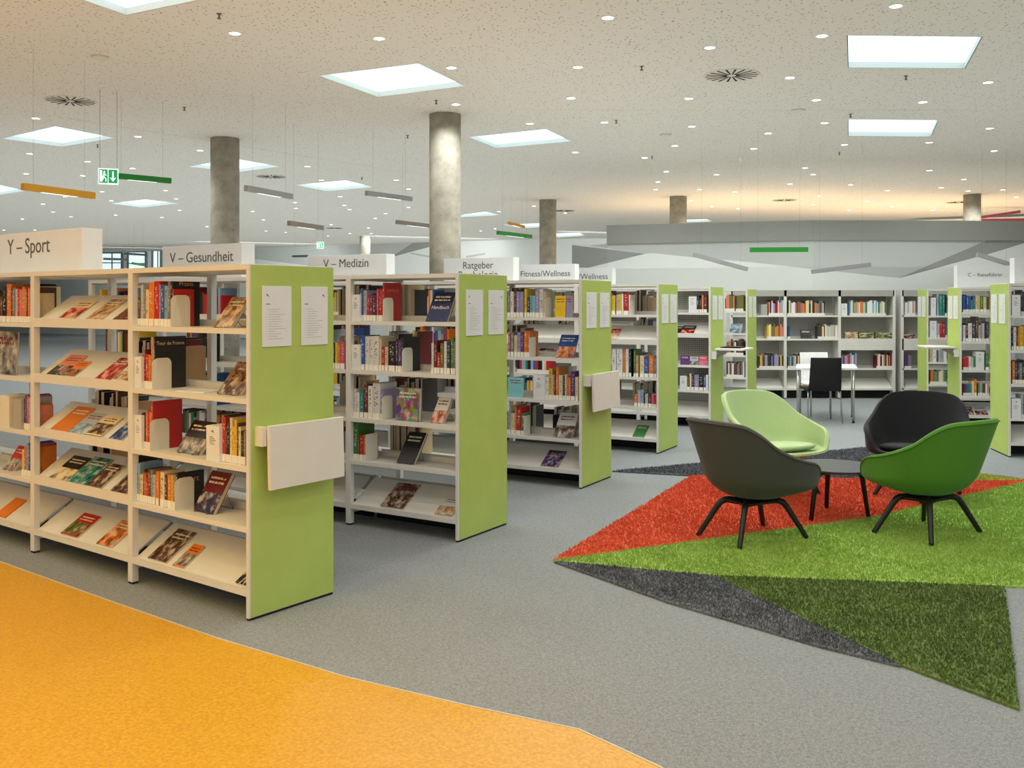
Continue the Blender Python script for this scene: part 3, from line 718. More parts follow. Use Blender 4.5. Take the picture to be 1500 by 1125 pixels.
# notices, flaps, header signs
PNAME = dict(A='nearest', B='second', C='third', D='fourth', E='fifth', F='sixth', G='right edge', H='Reiseführer', I='farthest right')
for k, pos in PNAME.items():
    r = ROWS[k]
    sc = r.D / .565
    for j, (y0, y1) in enumerate(((.078, .265), (.332, .515))):
        y0 *= sc; y1 *= sc
        t = empty('notice', M4=r.M @ Matrix.Translation((-r.sgn * .0035, (y0 + y1) / 2, 1.525)))
        which = ('left' if (j == 0) == (r.sgn < 0) else 'right')
        tag(t, f'{which} white printed notice on the lime end panel of the {pos} bookcase', 'notice', 'printed notices on lime panels')
        s = -r.sgn; h, w = .155, (y1 - y0) / 2
        MB().box(*sorted((s * 0, s * .006)), -w, w, -h, h).build('sheet', M['paper'], t, .001)
        pr = MB(); xx = sorted((s * .006, s * .0066)); f = 1 if s > 0 else -1
        pr.box(*xx, -w * .78, -w * .5, .06, .066)
        ln = R.Random(j + 5) if False else random.Random(j + ord(k))
        for q in range(13): pr.box(*xx, -w * .76, -w * .7, .035 - q * .0125, .0365 - q * .0125); pr.box(*xx, -w * .6, w * ln.uniform(-.2, .7), .035 - q * .0125, .0365 - q * .0125)
        pr.build('print', M['ink'], t)
        ly = -w * .66 if j == 0 else w * .66
        MB().add([(xx[1] * 1 if s > 0 else xx[0], ly - .012, .112), (xx[1] if s > 0 else xx[0], ly + .012, .098), (xx[1] if s > 0 else xx[0], ly - .002, .114)], [(0, 1, 2)] if s > 0 else [(2, 1, 0)]).build('logo', M['ink_dark'], t)
def flap(k, raised, side):
    r = ROWS[k]; s = -r.sgn; sc = r.D / .565
    t = link('folding_flap', None, r.t) if False else None
    if not raised:
        p = MB().hexa([(s * a, b, c) for c, xo in ((.655, .072), (.977, .062)) for a, b in ((xo, .06 * sc), (xo + .022, .06 * sc), (xo + .022, .56 * sc), (xo, .56 * sc))]).build('folding_flap', M['flap'], r.t, .003)
    else:
        p = MB().box(*sorted((s * .04, s * .40)), .05 * sc, .56 * sc, .985, 1.008).build('folding_flap', M['flap'], r.t, .003)
        MB().add([(s * .004, .14, .985), (s * .22, .14, .985), (s * .004, .14, .86), (s * .004, .165, .985), (s * .22, .165, .985), (s * .004, .165, .86)],
                 [(0, 1, 2), (5, 4, 3), (0, 3, 4, 1), (1, 4, 5, 2), (2, 5, 3, 0)]).build('bracket', M['steel_grey'], p)
    p['label'] = 'white hinged flap board on the lime end panel'
    MB().box(*sorted((s * .003, s * .062)), .035 * sc, .06 * sc, .875, .972).box(*sorted((s * .003, s * .058)), .06 * sc, .50 * sc, .93, .955).build('hinge_block', M['white'], p)
flap('A', False, 0); flap('C', False, 0); flap('E', True, 0); flap('H', True, 0)
r = ROWS['E']
cat = MB().box(-.13, .13, -.11, .11, 0, .012).box(-.10, .12, -.09, .10, .012, .02).build('binder', M['black_rubber'], None, .003)
cat.matrix_world = r.M @ Matrix.Translation((.20, .30, 1.0085)); tag(cat, 'flat black binder lying on the raised flap of the fifth bookcase', 'binder')

def header_sign(k, px0, px1, body, width_frac, zt, label, end_left=False, y0=.21, y1=.35, size=None):
    r = ROWS[k]; sa, sb = sorted((s_of(r, px0, y0), s_of(r, px1, y0)))
    mid = (sa + sb) / 2; w = (sb - sa) / 2
    t = empty('header_sign', M4=r.M @ Matrix.Translation((mid, (y0 + y1) / 2, PH))); tag(t, label, 'sign', 'header signs on the bookcases')
    d = (y1 - y0) / 2; h = zt - PH
    MB().box(-w, w, -d, d, 0, h).build('sign_box', M['sign'], t, .002)
    if body: text(body, t, (0, -d - .001, h * (.56 if k == 'C' else .50) if '\n' not in body else h * .62), 2 * w * width_frac, M['sign_text'])
header_sign('A', -28, 120, 'Y – Sport', .42, 2.075, 'white box sign reading Y – Sport on top of the nearest bookcase')
header_sign('B', 238, 354, 'V – Gesundheit', .80, 2.075, 'white box sign reading V – Gesundheit on the second bookcase')
header_sign('C', 450, 566, 'V – Medizin', .57, 2.075, 'white box sign reading V – Medizin on the third bookcase')
header_sign('D', 650, 752, 'Ratgeber\nPsychologie', .56, 2.12, 'white box sign reading Ratgeber Psychologie above the second lime panel')
header_sign('E', 756, 842, 'Fitness/Wellness', .84, 2.125, 'nearer white Fitness/Wellness sign, its whole text showing')
header_sign('F', 812, 897, 'Fitness/Wellness', .84, 2.15, 'farther Fitness/Wellness sign, its text half hidden by another sign')
header_sign('H', 1402, 1484, 'C – Reiseführer', .62, 2.08, 'white box sign reading C – Reiseführer at the right')
header_sign('G', 1486, 1580, '', .5, 2.06, 'blank white box sign cut off by the right picture edge')

# ------------------------------------------------------------------ books
UNIT = {}
def unit_meshes():
    # standing book: x thickness 0..1, y depth 0 (spine) ..1, z height 0..1
    mb = MB(); n = 6
    mb.box(0, .07, .03, 1, 0, 1); mb.box(.93, 1, .03, 1, 0, 1)
    pr = [(0, .03)] + [(.5 - .5 * math.cos(math.pi * i / n), .03 - .03 * math.sin(math.pi * i / n)) for i in range(1, n)] + [(1, .03), (.93, .05), (.07, .05)]
    mb.prism([(p[0], p[1]) for p in pr], 0, 1)
    UNIT['cover'] = mb.mesh('book_cover', [M['cover']])
    UNIT['pages'] = MB().box(.07, .93, .05, .975, .015, .985).mesh('book_pages', [M['pages']])
    UNIT['label'] = MB().box(.05, .95, -.006, .12, .04, 1).mesh('spine_label', [M['label']])
    for i in range(5):
        # face-out book: x width, y thickness (front cover at y=0), z height
        mb = MB(); mb.box(0, 1, 0, .08, 0, 1, 1); mb.box(0, 1, .92, 1, 0, 1, 0); mb.box(0, .02, .08, .92, 0, 1, 0)
        mb.m[2] = 1
        UNIT['face%d' % i] = mb.mesh('face_book_cover', [M['cover'], M['face%d' % i]])
    UNIT['fpages'] = MB().box(.02, .985, .08, .92, .012, .988).mesh('face_book_pages', [M['pages']])
unit_meshes()
BOOKS = []
ORD = ['first', 'second', 'third', 'fourth', 'fifth', 'sixth', 'seventh', 'eighth', 'ninth', 'tenth', 'eleventh', 'twelfth', 'thirteenth', 'fourteenth', 'fifteenth', 'sixteenth',
       'seventeenth', 'eighteenth', 'nineteenth', 'twentieth'] + ['twenty-%s' % q for q in ('first', 'second', 'third', 'fourth', 'fifth', 'sixth', 'seventh', 'eighth', 'ninth')] + ['thirtieth'] + ['thirty-%s' % q for q in ('first', 'second', 'third', 'fourth', 'fifth', 'sixth', 'seventh', 'eighth', 'ninth')]
def bay_of(r, s):
    d = abs(s)
    for i in range(len(r.xs) - 1):
        if d < r.xs[i + 1]: return i
    return len(r.xs) - 2
def lev(r, s, i):
    lv = r.levels[bay_of(r, s)] if isinstance(r.levels[0], list) else r.levels
    return lv[i]
def books(k, sh, zoom, spec, y=.03):
    """zoom=(ox,oy,scale) of the crop the numbers were read in; spec 'colour x0 x1 ytop; ...'"""
    r = ROWS[k]; ox, oy, sc = zoom
    for it in spec.split(';'):
        it = it.split()
        if not it: continue
        c, x0, x1, yt = it[0], float(it[1]), float(it[2]), float(it[3])
        s0, s1 = s_of(r, ox + x0 / sc, y), s_of(r, ox + x1 / sc, y)
        z = lev(r, s0, sh)[0]
        zt = EYE - (oy + yt / sc - HY) * depth(r, s0, y) / FPX
        h = min(max(zt - z, .12), .325); d = float(it[4]) if len(it) > 4 else min(max(h * .70, .12), .215)
        BOOKS.append(dict(k=k, sh=sh, s=s0, w=max(s1 - s0, .006) - .0008, h=h, d=d, c=c, z=z, y=y, kind='spine', lean=0))
def fill(k, sh, px0, px1, cols, h=(.19, .25), w=(.014, .034), y=.03, cover=1.0, rear=False, seed=1, s01=None):
    r = ROWS[k]; q = random.Random(seed * 131 + sh * 17 + ord(k)); cols = cols.split()
    s, s1 = s01 if s01 else (s_of(r, px0, y), s_of(r, px1, y))
    hmax = None
    while s < s1 - .012:
        ww = min(q.uniform(*w), s1 - s)
        if q.random() < cover:
            z = lev(r, s + ww / 2, sh)[0]; h_ = q.uniform(*h)
            BOOKS.append(dict(k=k, sh=sh, s=s, w=ww - .0008, h=h_, d=min(max(h_ * .7, .12), .2), c=q.choice(cols), z=z, y=y, kind='spine', lean=0, rear=rear))
        s += ww
def face(k, sh, zoom, spec, on='slant'):
    """face-out books: 'colour x0 x1 height style'; on slant / tray / flat (leaning on an easel)"""
    r = ROWS[k]; ox, oy, sc = zoom
    for it in spec.split(';'):
        it = it.split()
        if not it: continue
        c, x0, x1, h = it[0], float(it[1]), float(it[2]), float(it[3]); st = int(it[4]); c, c2 = (c.split('/') + [None])[:2]; th = float(it[5]) if len(it) > 5 else .014
        y = {'slant': .022, 'tray': .03, 'flat': .07, 'stand': .05}[on]
        s0, s1 = s_of(r, ox + x0 / sc, y), s_of(r, ox + x1 / sc, y)
        if on == 'slant':
            z = lev(r, (s0 + s1) / 2, sh)[0] + .0185; tilt = math.pi / 2 - math.atan2(.165, .238)
        elif on == 'tray': z = r.tray + .0125; tilt = math.pi / 2 - math.atan2(.162, .258)
        elif on == 'stand': z = lev(r, (s0 + s1) / 2, sh)[0]; tilt = .06
        else: z = lev(r, (s0 + s1) / 2, sh)[0] + .004; tilt = rad(float(it[6]) if len(it) > 6 else 36)
        if on in ('slant', 'tray'): z += th * math.sin(tilt) * 1.06; y -= 0
        BOOKS.append(dict(k=k, sh=(9 if on == 'tray' else sh), s=s0, w=s1 - s0, h=h, d=th, c=c, c2=c2, z=z, y=y, kind='face', style=st, lean=tilt, on=on))
# zoomed crops the books were read from
zA1, zA2, zA3, zA4, zA5 = (180, 390, 7.5), (180, 480, 7.5), (180, 580, 7.5), (180, 650, 7.5), (180, 740, 7.5)
zL1, zL2, zL3 = (0, 390, 7.5), (0, 520, 7.5), (0, 650, 7.5)
zB1, zB2, zB3, zB4 = (480, 390, 7.5), (480, 470, 7.5), (480, 540, 7.5), (480, 650, 7.5)
zC1, zC2, zC3, zC4 = (730, 400, 10.714), (730, 480, 10.714), (730, 570, 10.714), (730, 620, 10.714)
zD1, zD2 = (885, 410, 9.375), (885, 530, 9.375)
zF1, zF2, zW1, zW2 = (1040, 410, 9.375), (1040, 500, 9.375), (1180, 410, 9.375), (1180, 500, 9.375)
zR1, zR2 = (1330, 410, 8.82), (1330, 520, 8.82)
books('A', 0, zA1, 'tan 72 95 355; navy 95 124 240; skyblue 124 160 245; brown 160 190 345; silver 190 220 205; grey 220 247 250; cream 247 280 255; orange 280 336 175; red 340 393 165; lavender 393 410 200; blue 410 450 205; skyblue 450 490 215; grey 490 518 170; black 518 542 165 .175; red 542 556 250 .13')
books('A', 1, zA2, 'grey 196 210 320; red 210 236 300; maroon 236 247 240; red 247 276 290; orange 276 301 300; tan 301 334 100; black 334 350 100 .20')
books('A', 2, zA3, 'charcoal 197 215 190; black 215 245 180; orange 245 270 170; red 270 289 160; salmon 289 306 175; red 306 326 60 .19; brown 1062 1085 330; red 1085 1125 235; brown 1125 1142 340; black 1142 1170 240; cream 1170 1196 240; yellow 1196 1220 330; yellow 1220 1246 265; brown 1246 1266 300; cream 1266 1291 340; black 1291 1322 385; grey 1322 1346 390')
books('A', 3, zA4, 'black 86 106 150; black 106 135 135; skyblue 135 181 210; cream 181 216 335; brown 216 232 280; orange 232 246 320; red 246 276 360; brown 276 300 280; grey 300 320 290; silver 320 352 340; orange 360 392 305; cream 405 452 312; charcoal 452 486 340; orange 486 530 345; yellow 530 546 350; grey 546 580 340; black 580 598 325 .17')
face('A', 0, zA1, 'charcoal/tan 990 1180 .20 2 .022 38', 'flat')
face('A', 1, zA2, 'tan/brown 1030 1265 .21 2 .026 40', 'flat')
face('A', 2, zA3, 'black/grey 585 830 .20 1 .028 35', 'flat')
face('A', 3, zA4, 'maroon/navy 768 985 .235 1 .026 32', 'flat')
face('A', 0, zA5, 'maroon/brown 270 470 .235 2; orange/grey 540 665 .165 0 .010; white/black 1232 1352 .16 2 .012', 'tray')
face('A', 0, zL1, 'cream/red 620 800 .20 0; charcoal/tan 925 1100 .215 2; maroon/brown 1225 1372 .19 2', 'slant')
face('A', 1, zL2, 'salmon/charcoal 500 680 .205 1; orange/brown 672 800 .15 1; brown/red 1035 1205 .205 2; white/tan 1215 1382 .15 0', 'slant')
face('A', 2, zL2, 'orange/tan 545 740 .225 3; silver/skyblue 745 925 .19 1; cream/brown 930 1105 .175 0 .02; navy/blue 1190 1330 .19 2', 'slant')
face('A', 3, zL3, 'black/cream 535 725 .205 1; grey/teal 732 935 .225 2; black/brown 945 1105 .19 2 .02; purple/brown 1205 1378 .18 2', 'slant')
face('A', 0, (0, 650, 7.5), 'red/olive 665 845 .185 0; black/orange 1055 1225 .20 2', 'tray')
face('A', 0, (0, 650, 7.5), 'orange/brown -60 50 .17 0', 'tray')
books('A', 0, zL1, 'charcoal -70 -40 260; brown -40 -5 300; brown 0 22 330; black 22 65 230; orange 68 115 195; maroon 117 130 230; grey 130 163 235; silver 165 186 250; red 186 208 245; salmon 208 240 255; orange 240 262 225; salmon 262 282 250; brown 282 302 235; orange 302 328 240; brown 328 350 230; cream 350 372 295')
books('A', 2, zL2, 'red 236 255 560; maroon 255 270 480; blue 270 290 440; pink 290 312 450; silver 312 330 470; orange 350 374 540; salmon 374 386 560')
books('A', 3, zL3, 'cream 238 258 60; orange 258 284 30; skyblue 284 306 5; blue 306 330 -10; grey 330 350 0; pink 350 372 10; orange 372 390 40')
face('A', 3, zL3, 'red/grey 35 140 .18 1 .02 36', 'flat'); face('A', 1, zL2, 'silver/grey -90 170 .29 2 .012', 'stand')
# second bookcase
books('B', 0, zB1, 'blue 346 388 258; silver 390 426 265; red 427 460 320; purple 460 490 300; maroon 490 530 315; pink 535 554 250; red 555 600 250; red 600 622 180 .19')
books('B', 1, zB2, 'blue 350 405 160; white 408 450 170; white 450 496 170; white 496 558 168; cream 560 588 195; red 590 622 285; cream 625 660 285; black 664 740 225; navy 744 770 200; purple 770 808 210; black 808 832 182 .19; white 1136 1162 245; maroon 1164 1200 215; red 1200 1232 345; olive 1234 1272 245; white 1275 1304 225; charcoal 1306 1344 230; green 1350 1380 190; grey 1380 1400 225')
books('B', 2, zB3, 'grey 232 258 240; skyblue 258 282 235; white 282 310 220; white 310 346 260; teal 350 392 230; maroon 396 440 175; white 440 488 190; white 490 574 160 .19; lavender 576 610 235 .17')
books('B', 3, zB3, 'black 240 276 640; green 278 330 590; brown 331 346 740; red 347 390 740; orange 390 432 730')
books('B', 1, zB2, 'black 55 75 240; yellow 78 106 240; orange 108 134 250; pink 136 186 225'); books('B', 3, zB3, 'red 142 170 640; maroon 170 184 680; silver 184 198 690')
face('B', 0, zB1, 'navy/blue 1075 1310 .225 3 .024 28', 'flat'); face('B', 2, zB3, 'olive/brown 748 1000 .232 4 .03', 'stand'); face('B', 2, zB3, 'white/salmon 1122 1262 .20 1 .026 34', 'flat')
face('B', 3, zB3, 'black/charcoal 755 945 .25 3 .024 36', 'flat'); face('B', 0, zB4, 'cream/brown 575 830 .245 2; white/tan 1170 1360 .17 1', 'tray')
# third
books('C', 0, zC1, 'grey 140 182 300; white 184 238 290; brown 240 280 250; lavender 281 330 290; lavender 331 392 295; yellow 404 446 245; charcoal 450 490 380; skyblue 491 532 350; turquoise 532 575 355; lavender 576 640 240; white 642 702 252; cream 706 740 290')
books('C', 1, zC2, 'pink 150 186 90; grey 190 240 70; cream 245 292 120; lavender 294 346 75; purple 348 398 70; orange 400 450 50; orange 450 495 60 .16')
books('C', 2, zC2, 'white 738 788 770; yellow 790 842 640; cream 843 866 740; maroon 868 898 690; orange 900 945 620; cream 946 1006 745; charcoal 1010 1042 760; white 1043 1064 735; orange 1066 1096 760; orange 1096 1132 780; purple 1134 1200 690; cream 1204 1250 775')
books('C', 3, zC3, 'grey 120 150 360; silver 150 190 345; cream 195 255 380; orange 258 285 255; red 286 352 280; green 354 408 385')
face('C', 0, zC1, 'yellow/olive 885 1050 .19 3 .02', 'stand'); face('C', 0, zC1, 'lavender/grey 1062 1150 .19 3 .02', 'stand'); face('C', 1, zC2, 'blue/orange 890 1170 .23 1 .016 33', 'flat')
face('C', 2, zC2, 'turquoise/skyblue 145 380 .18 3 .02', 'stand'); face('C', 3, zC3, 'white/brown 860 1150 .245 1 .014 36', 'flat'); face('C', 0, zC4, 'silver/purple 660 940 .21 2', 'tray')
# fourth
books('D', 0, zD1, 'yellow 105 150 215; silver 165 196 205; yellow 197 240 200; white 243 262 190; red 264 338 180; white 340 356 205')
books('D', 2, zD2, 'tan 432 470 -90; cream 488 546 -85; blue 548 608 -60; orange 612 682 -85; grey 686 714 -60; white 105 160 -180; white 170 250 -180; orange 255 290 -170; white 292 335 -175; black 338 372 -170; green 402 430 -170')
books('D', 3, zD2, 'orange 412 455 450; silver 460 498 390; skyblue 500 540 385; charcoal 542 560 420; cream 562 600 440; navy 604 650 430; pink 652 680 445; red 682 712 450')
face('D', 1, zD1, 'red/cream 40 165 .19 0', 'slant'); face('D', 0, zD2, 'green/teal 388 548 .19 3', 'tray')
books('E', 0, zD1, 'navy 1268 1302 215; black 1304 1336 250; orange 1337 1366 205; maroon 1368 1412 210'); books('E', 3, zD2, 'brown 1138 1172 190; cream 1174 1198 160; black 1200 1232 180; lavender 1234 1300 175; black 1302 1360 180; blue 1364 1396 190; white 1398 1425 180')
face('E', 1, zD1, 'black/charcoal 960 1046 .15 3; black/red 1048 1225 .17 1', 'slant'); face('E', 2, zD1, 'purple/pink 1045 1170 .12 3 .03; pink/white 1300 1415 .12 3 .03; silver/grey 1175 1290 .11 1 .03', 'stand')
fill('F', 0, 1062, 1076, 'olive brown salmon'); fill('F', 0, 1078, 1090, 'olive charcoal olive', (.2, .24)); fill('F', 2, 1064, 1090, 'grey orange black brown white'); fill('F', 3, 1064, 1090, 'grey white brown')
face('F', 1, zF1, 'navy/skyblue 265 430 .17 2', 'flat'); face('F', 3, zF2, 'charcoal/green 250 390 .18 1', 'flat')
# wall shelves
fill('J', 0, 1126, 1148, 'maroon white red salmon black skyblue'); fill('J', 0, 1153.5, 1208, 'maroon pink grey teal olive white brown black cream orange yellow'); fill('J', 0, 1245, 1298, 'white silver green cream orange tan white skyblue white', (.2, .25))
fill('J', 1, 1124, 1148, 'yellow olive orange white salmon'); fill('J', 1, 1198, 1228, 'charcoal silver white brown tan cream'); fill('J', 2, 1112, 1148, 'charcoal black grey lavender tan yellow', (.19, .25)); fill('J', 2, 1154, 1186, 'brown cream teal silver skyblue', (.18, .24))
fill('J', 2, 1233, 1256, 'skyblue white brown red pink', (.2, .25)); fill('J', 2, 1284, 1310, 'maroon cream orange tan white cream', (.2, .25)); fill('J', 1, 1153.5, 1158, 'charcoal blue', (.19, .22))
face('J', 1, zW1, 'black/charcoal -60 90 .15 3 .02 20', 'flat'); face('J', 1, zW1, 'olive 540 720 .11 2 .05; charcoal 735 930 .11 2 .05; navy 960 1200 .11 2 .05', 'stand')
face('J', 0, zF2, 'orange 1268 1370 .17 0', 'tray')
fill('K', 0, 1325, 1342, 'orange silver white brown red', (.2, .25)); fill('K', 2, 1325, 1335, 'navy purple grey', (.2, .24)); face('K', 1, zW1, 'red 1350 1500 .09 2 .06', 'stand')
# right-hand bookcases
books('G', 0, zR1, 'navy 1462 1482 130; charcoal 1484 1500 150; silver 1502 1530 150; red 1532 1560 160; white 1562 1590 150')
books('G', 1, zR1, 'black 1340 1362 620; white 1364 1402 610; brown 1404 1424 600; orange 1425 1446 620; yellow 1448 1500 600; yellow 1502 1540 600; red 1542 1570 590')
fill('G', 2, 1483, 1560, 'orange grey tan black charcoal navy'); fill('G', 3, 1496, 1560, 'navy silver charcoal black')
books('H', 0, zR1, 'blue 712 738 200; navy 738 756 190; blue 757 785 205; blue 787 812 210; green 813 842 260; blue 843 872 210; cream 874 910 200; yellow 911 930 205; green 932 975 210; cream 977 1018 220; brown 1020 1048 215')
books('H', 1, zR1, 'white 714 746 585; maroon 748 778 560; white 780 830 560; charcoal 832 872 540; brown 874 912 450; silver 914 946 585; salmon 948 962 570; silver 963 988 560; navy 990 1008 560; charcoal 1010 1048 540')
books('H', 2, zR2, 'red 714 748 40; red 750 782 30; white 786 820 20; silver 822 844 30; green 846 876 15; green 1000 1048 -20')
books('H', 3, zR2, 'maroon 714 748 370; blue 750 786 375; green 788 822 370; cream 826 854 340; orange 858 890 310; green 905 926 365; silver 928 964 360; brown 966 1000 365; white 1002 1024 370; tan 1026 1046 365')
face('H', 0, zR2, 'charcoal 735 860 .16 2; silver 880 1040 .17 1', 'tray')
books('I', 0, zR1, 'silver 372 402 180; teal 404 450 175; teal 452 478 180; black 480 500 190'); books('I', 1, zR1, 'silver 378 408 560; red 412 446 550; red 448 484 560; blue 486 500 550')
books('I', 2, zR2, 'cream 280 320 -80; white 322 370 -70; silver 400 460 -60; white 462 500 -50'); fill('I', 3, 1362, 1387, 'brown grey olive green orange white cream yellow', (.16, .22))
# rear faces of the near bookcases
for k, cv in (('A', .45), ('B', .55), ('C', .55), ('D', .6)):
    r = ROWS[k]
    for bi in range(min(3, len(r.xs) - 1)):
        for sh in range(4):
            for part in range(2):
                q = random.Random(ord(k) * 97 + bi * 31 + sh * 7 + part)
                a = -r.xs[bi + 1] + .03; L = r.xs[bi + 1] - r.xs[bi] - .05
                if q.random() < cv and not (k == 'A' and bi == 0 and sh == 1): fill(k, sh, 0, 0, 'black charcoal brown cream navy maroon brown silver tan black', (.18, .27), (.015, .035), rear=True, seed=bi * 5 + part + 3, s01=(a + L * (.03 + .5 * part), a + L * (.03 + .5 * part) + L * q.uniform(.2, .45)))

# second and further bays of the rear rows, mostly hidden by the rows in front
for k in 'BCD':
    r = ROWS[k]
    for bi in range(1, len(r.xs) - 1):
        for sh in range(4):
            if lev(r, -r.xs[bi] - .2, sh)[1] != 'flat': continue
            q = random.Random(ord(k) * 57 + bi * 13 + sh); a = -r.xs[bi + 1] + .04; L = r.xs[bi + 1] - r.xs[bi] - .08
            f0 = q.uniform(0, .25); top = .52 if (k == 'B' and bi == 1 and sh in (1, 3)) else .8
            fill(k, sh, 0, 0, 'red blue white orange black cream grey maroon green skyblue yellow brown', (.18, .26), (.014, .034), rear='hidden', seed=bi + 40, s01=(a + L * f0, a + L * q.uniform(.45, top)))

BAYN = {'A': ['right bay', 'middle bay', 'left bay', 'left bay'], 'J': ['left bay', 'middle bay', 'right bay']}
SHN = ['top shelf', 'second shelf', 'third shelf', 'fourth shelf']
SHORT = dict(A='nearest bookcase', B='second bookcase', C='third bookcase', D='fourth bookcase', E='fifth bookcase', F='sixth bookcase', G='bookcase at right edge', H='Reiseführer bookcase', I='farthest right bookcase', J='long wall bookcase', K='short wall bookcase')
def book_matrix(b):
    r = ROWS[b['k']]
    if b.get('rear') is True: return r.M @ Matrix.Translation((b['s'] + b['w'], r.D - b['y'], b['z'])) @ Matrix.Rotation(math.pi, 4, 'Z')
    return r.M @ Matrix.Translation((b['s'], b['y'], b['z'])) @ Matrix.Rotation(-b['lean'], 4, 'X')
for b in BOOKS:
    m = book_matrix(b); Y = max(m.translation.y, 1); p = (b['w'] * FPX / Y) * (b['h'] * FPX / Y)
    b['size'] = p * (3 if b['kind'] == 'face' else 1) * (.02 if b.get('rear') else 1)
    px = CX + FPX * m.translation.x / Y
    if px < -6 or px > 1506: b['size'] *= .01
BOOKS.sort(key=lambda b: -b['size'])
NMAX = 296
single, rest = BOOKS[:NMAX], BOOKS[NMAX:]
groups = {}
for b in single:
    r = ROWS[b['k']]; bi = bay_of(r, b['s'] + b['w'] / 2); b['bay'] = bi
    groups.setdefault((b['k'], bi, b['sh'], b['kind']), []).append(b)
def book_obj(b, lab):
    t = bpy.data.objects.new('book', UNIT['cover' if b['kind'] == 'spine' else 'face%d' % b['style']]); COL.objects.link(t)
    jit = random.Random(int(b['s'] * 1e5)).uniform(.88, 1.1)
    c = lin(PAL[b['c']]); t.color = tuple(min(1, v * jit) for v in c[:3]) + (1,)
    sc = (b['w'], b['d'], b['h'])
    if b['kind'] == 'face':
        q2 = b.get('c2') or random.Random(int(b['s'] * 1e5) + 3).choice(['brown', 'tan', 'grey', 'olive', 'maroon', 'skyblue', 'salmon'])
        t['second_colour'] = list(lin(PAL[q2])[:3])
    t.matrix_world = book_matrix(b) @ Matrix.Diagonal((*sc, 1))
    cat = 'book'; tag(t, lab, cat, 'books in the ' + SHORT[b['k']])
    p = link('pages', UNIT['pages' if b['kind'] == 'spine' else 'fpages'], t)
    if b['kind'] == 'spine' and b['k'] in 'ABCDEGH':
        l = link('spine_label', UNIT['label'], t); l.scale = (1, .2, .042 / b['h']); l.location = (0, 0, 0)
    return t
NAMED = {}
for key, lst in groups.items():
    k, bi, sh, kind = key; lst.sort(key=lambda b: b['s'])
    for i, b in enumerate(lst):
        bay = (BAYN.get(k, ['right bay', 'second bay', 'left bay', 'left bay'] if ROWS[k].sgn < 0 else ['left bay', 'second bay', 'third bay'])[bi])
        shn = 'bottom tray' if sh == 9 else SHN[sh]
        pos = 'only one' if len(lst) == 1 else ORD[i] + ' from left'
        what = f"{b['c']} book" if kind == 'spine' else (f"{b['c']} face-out book")
        lab = f"{what}, {pos}, {shn}, {bay} of the {SHORT[k]}"
        NAMED[(k, sh, kind, i, bi)] = book_obj(b, lab)
# the remaining small or half hidden books: one mesh with a colour per book
mb_v, mb_f, cols = [], [], []
def add_rest(b):
    m = book_matrix(b); o = len(mb_v)
    for z in (0, 1):
        for y in (0, 1):
            for x in (0, 1): mb_v.append(tuple(m @ Vector((x * b['w'], y * b['d'], z * b['h']))))
    c = lin(PAL[b['c']]); pg = lin((214, 202, 178))
    for f, cc in (((0, 2, 3, 1), c), ((4, 5, 7, 6), pg), ((0, 1, 5, 4), c), ((2, 6, 7, 3), pg if b['kind'] == 'spine' else c), ((0, 4, 6, 2), c), ((1, 3, 7, 5), c)):
        mb_f.append(tuple(i + o for i in f)); cols.append(cc)
    if b['kind'] == 'spine' and b.get('rear') is not True:
        o = len(mb_v); e = .0015
        for z in (0, .038):
            for y in (-e, .01):
                for x in (-e * .2, b['w'] + e * .2): mb_v.append(tuple(m @ Vector((x, y, z))))
        for f in ((0, 1, 5, 4), (0, 4, 6, 2), (1, 3, 7, 5), (4, 5, 7, 6)): mb_f.append(tuple(i + o for i in f)); cols.append(lin((224, 220, 208)))
for b in rest: add_rest(b)
me = bpy.data.meshes.new('books'); me.from_pydata(mb_v, [], mb_f); me.materials.append(M['vcol'])
ca = me.color_attributes.new('Col', 'FLOAT_COLOR', 'CORNER'); i = 0
for p, c in zip(me.polygons, cols):
    for _ in p.loop_indices: ca.data[i].color = c; i += 1
ro = link('distant_books', me); tag(ro, 'remaining small and half hidden books on the rear and distant shelves', 'books'); ro['kind'] = 'stuff'

# titles printed on some covers
def cover_text(b_filter, body, frac, loc, mat, side):
    for b in single:
        if b_filter(b):
            return b
    return None
def title_on(k, sh, c, kind, body, col, zf, wf, idx=-1):
    L = [o for o in bpy.data.objects if o.name.split('.')[0] == 'book' and SHORT[k] in o.get('label', '') and o['label'].startswith(c + ' ') and (SHN[sh] if sh < 9 else 'bottom tray') in o['label'] and (('face-out' in o['label']) == (kind == 'face'))]
    if not L: return
    L.sort(key=lambda o: (ROWS[k].M.inverted() @ o.matrix_world).translation.x); o = L[idx]; s = o.scale
    m = bpy.data.materials.get('title_' + col) or flat('title_' + col, PAL[col], .5)
    c_ = bpy.data.curves.new('title', 'FONT'); c_.body = body; c_.align_x = 'CENTER'; c_.materials.append(m); c_.size = .1
    t = bpy.data.objects.new('title', c_); COL.objects.link(t); t = to_mesh(t); bpy.context.view_layer.update()
    if kind == 'face':
        w = s.x * wf; kk = w / t.dimensions.x; t.parent = o; t.rotation_euler = (math.pi / 2, 0, 0); t.location = (.5, -.02 / max(s.y * 60, 1) - .01, zf); t.scale = (kk / s.x, kk / s.z, 1)
    else:   # on the right-hand board of a standing book
        w = s.y * wf; kk = w / t.dimensions.x; t.parent = o; t.location = (1.0 + .0006 / s.x, .5, zf)
        t.rotation_euler = (math.pi / 2, 0, math.pi / 2); t.scale = (kk / s.y, kk / s.z, 1)
title_on('A', 0, 'black', 'spine', 'Praxis', 'tan', .90, .5)
title_on('A', 0, 'red', 'spine', 'Lehrbuch', 'salmon', .76, .7)
title_on('A', 1, 'black', 'spine', 'Tour de France', 'cream', .84, .88)
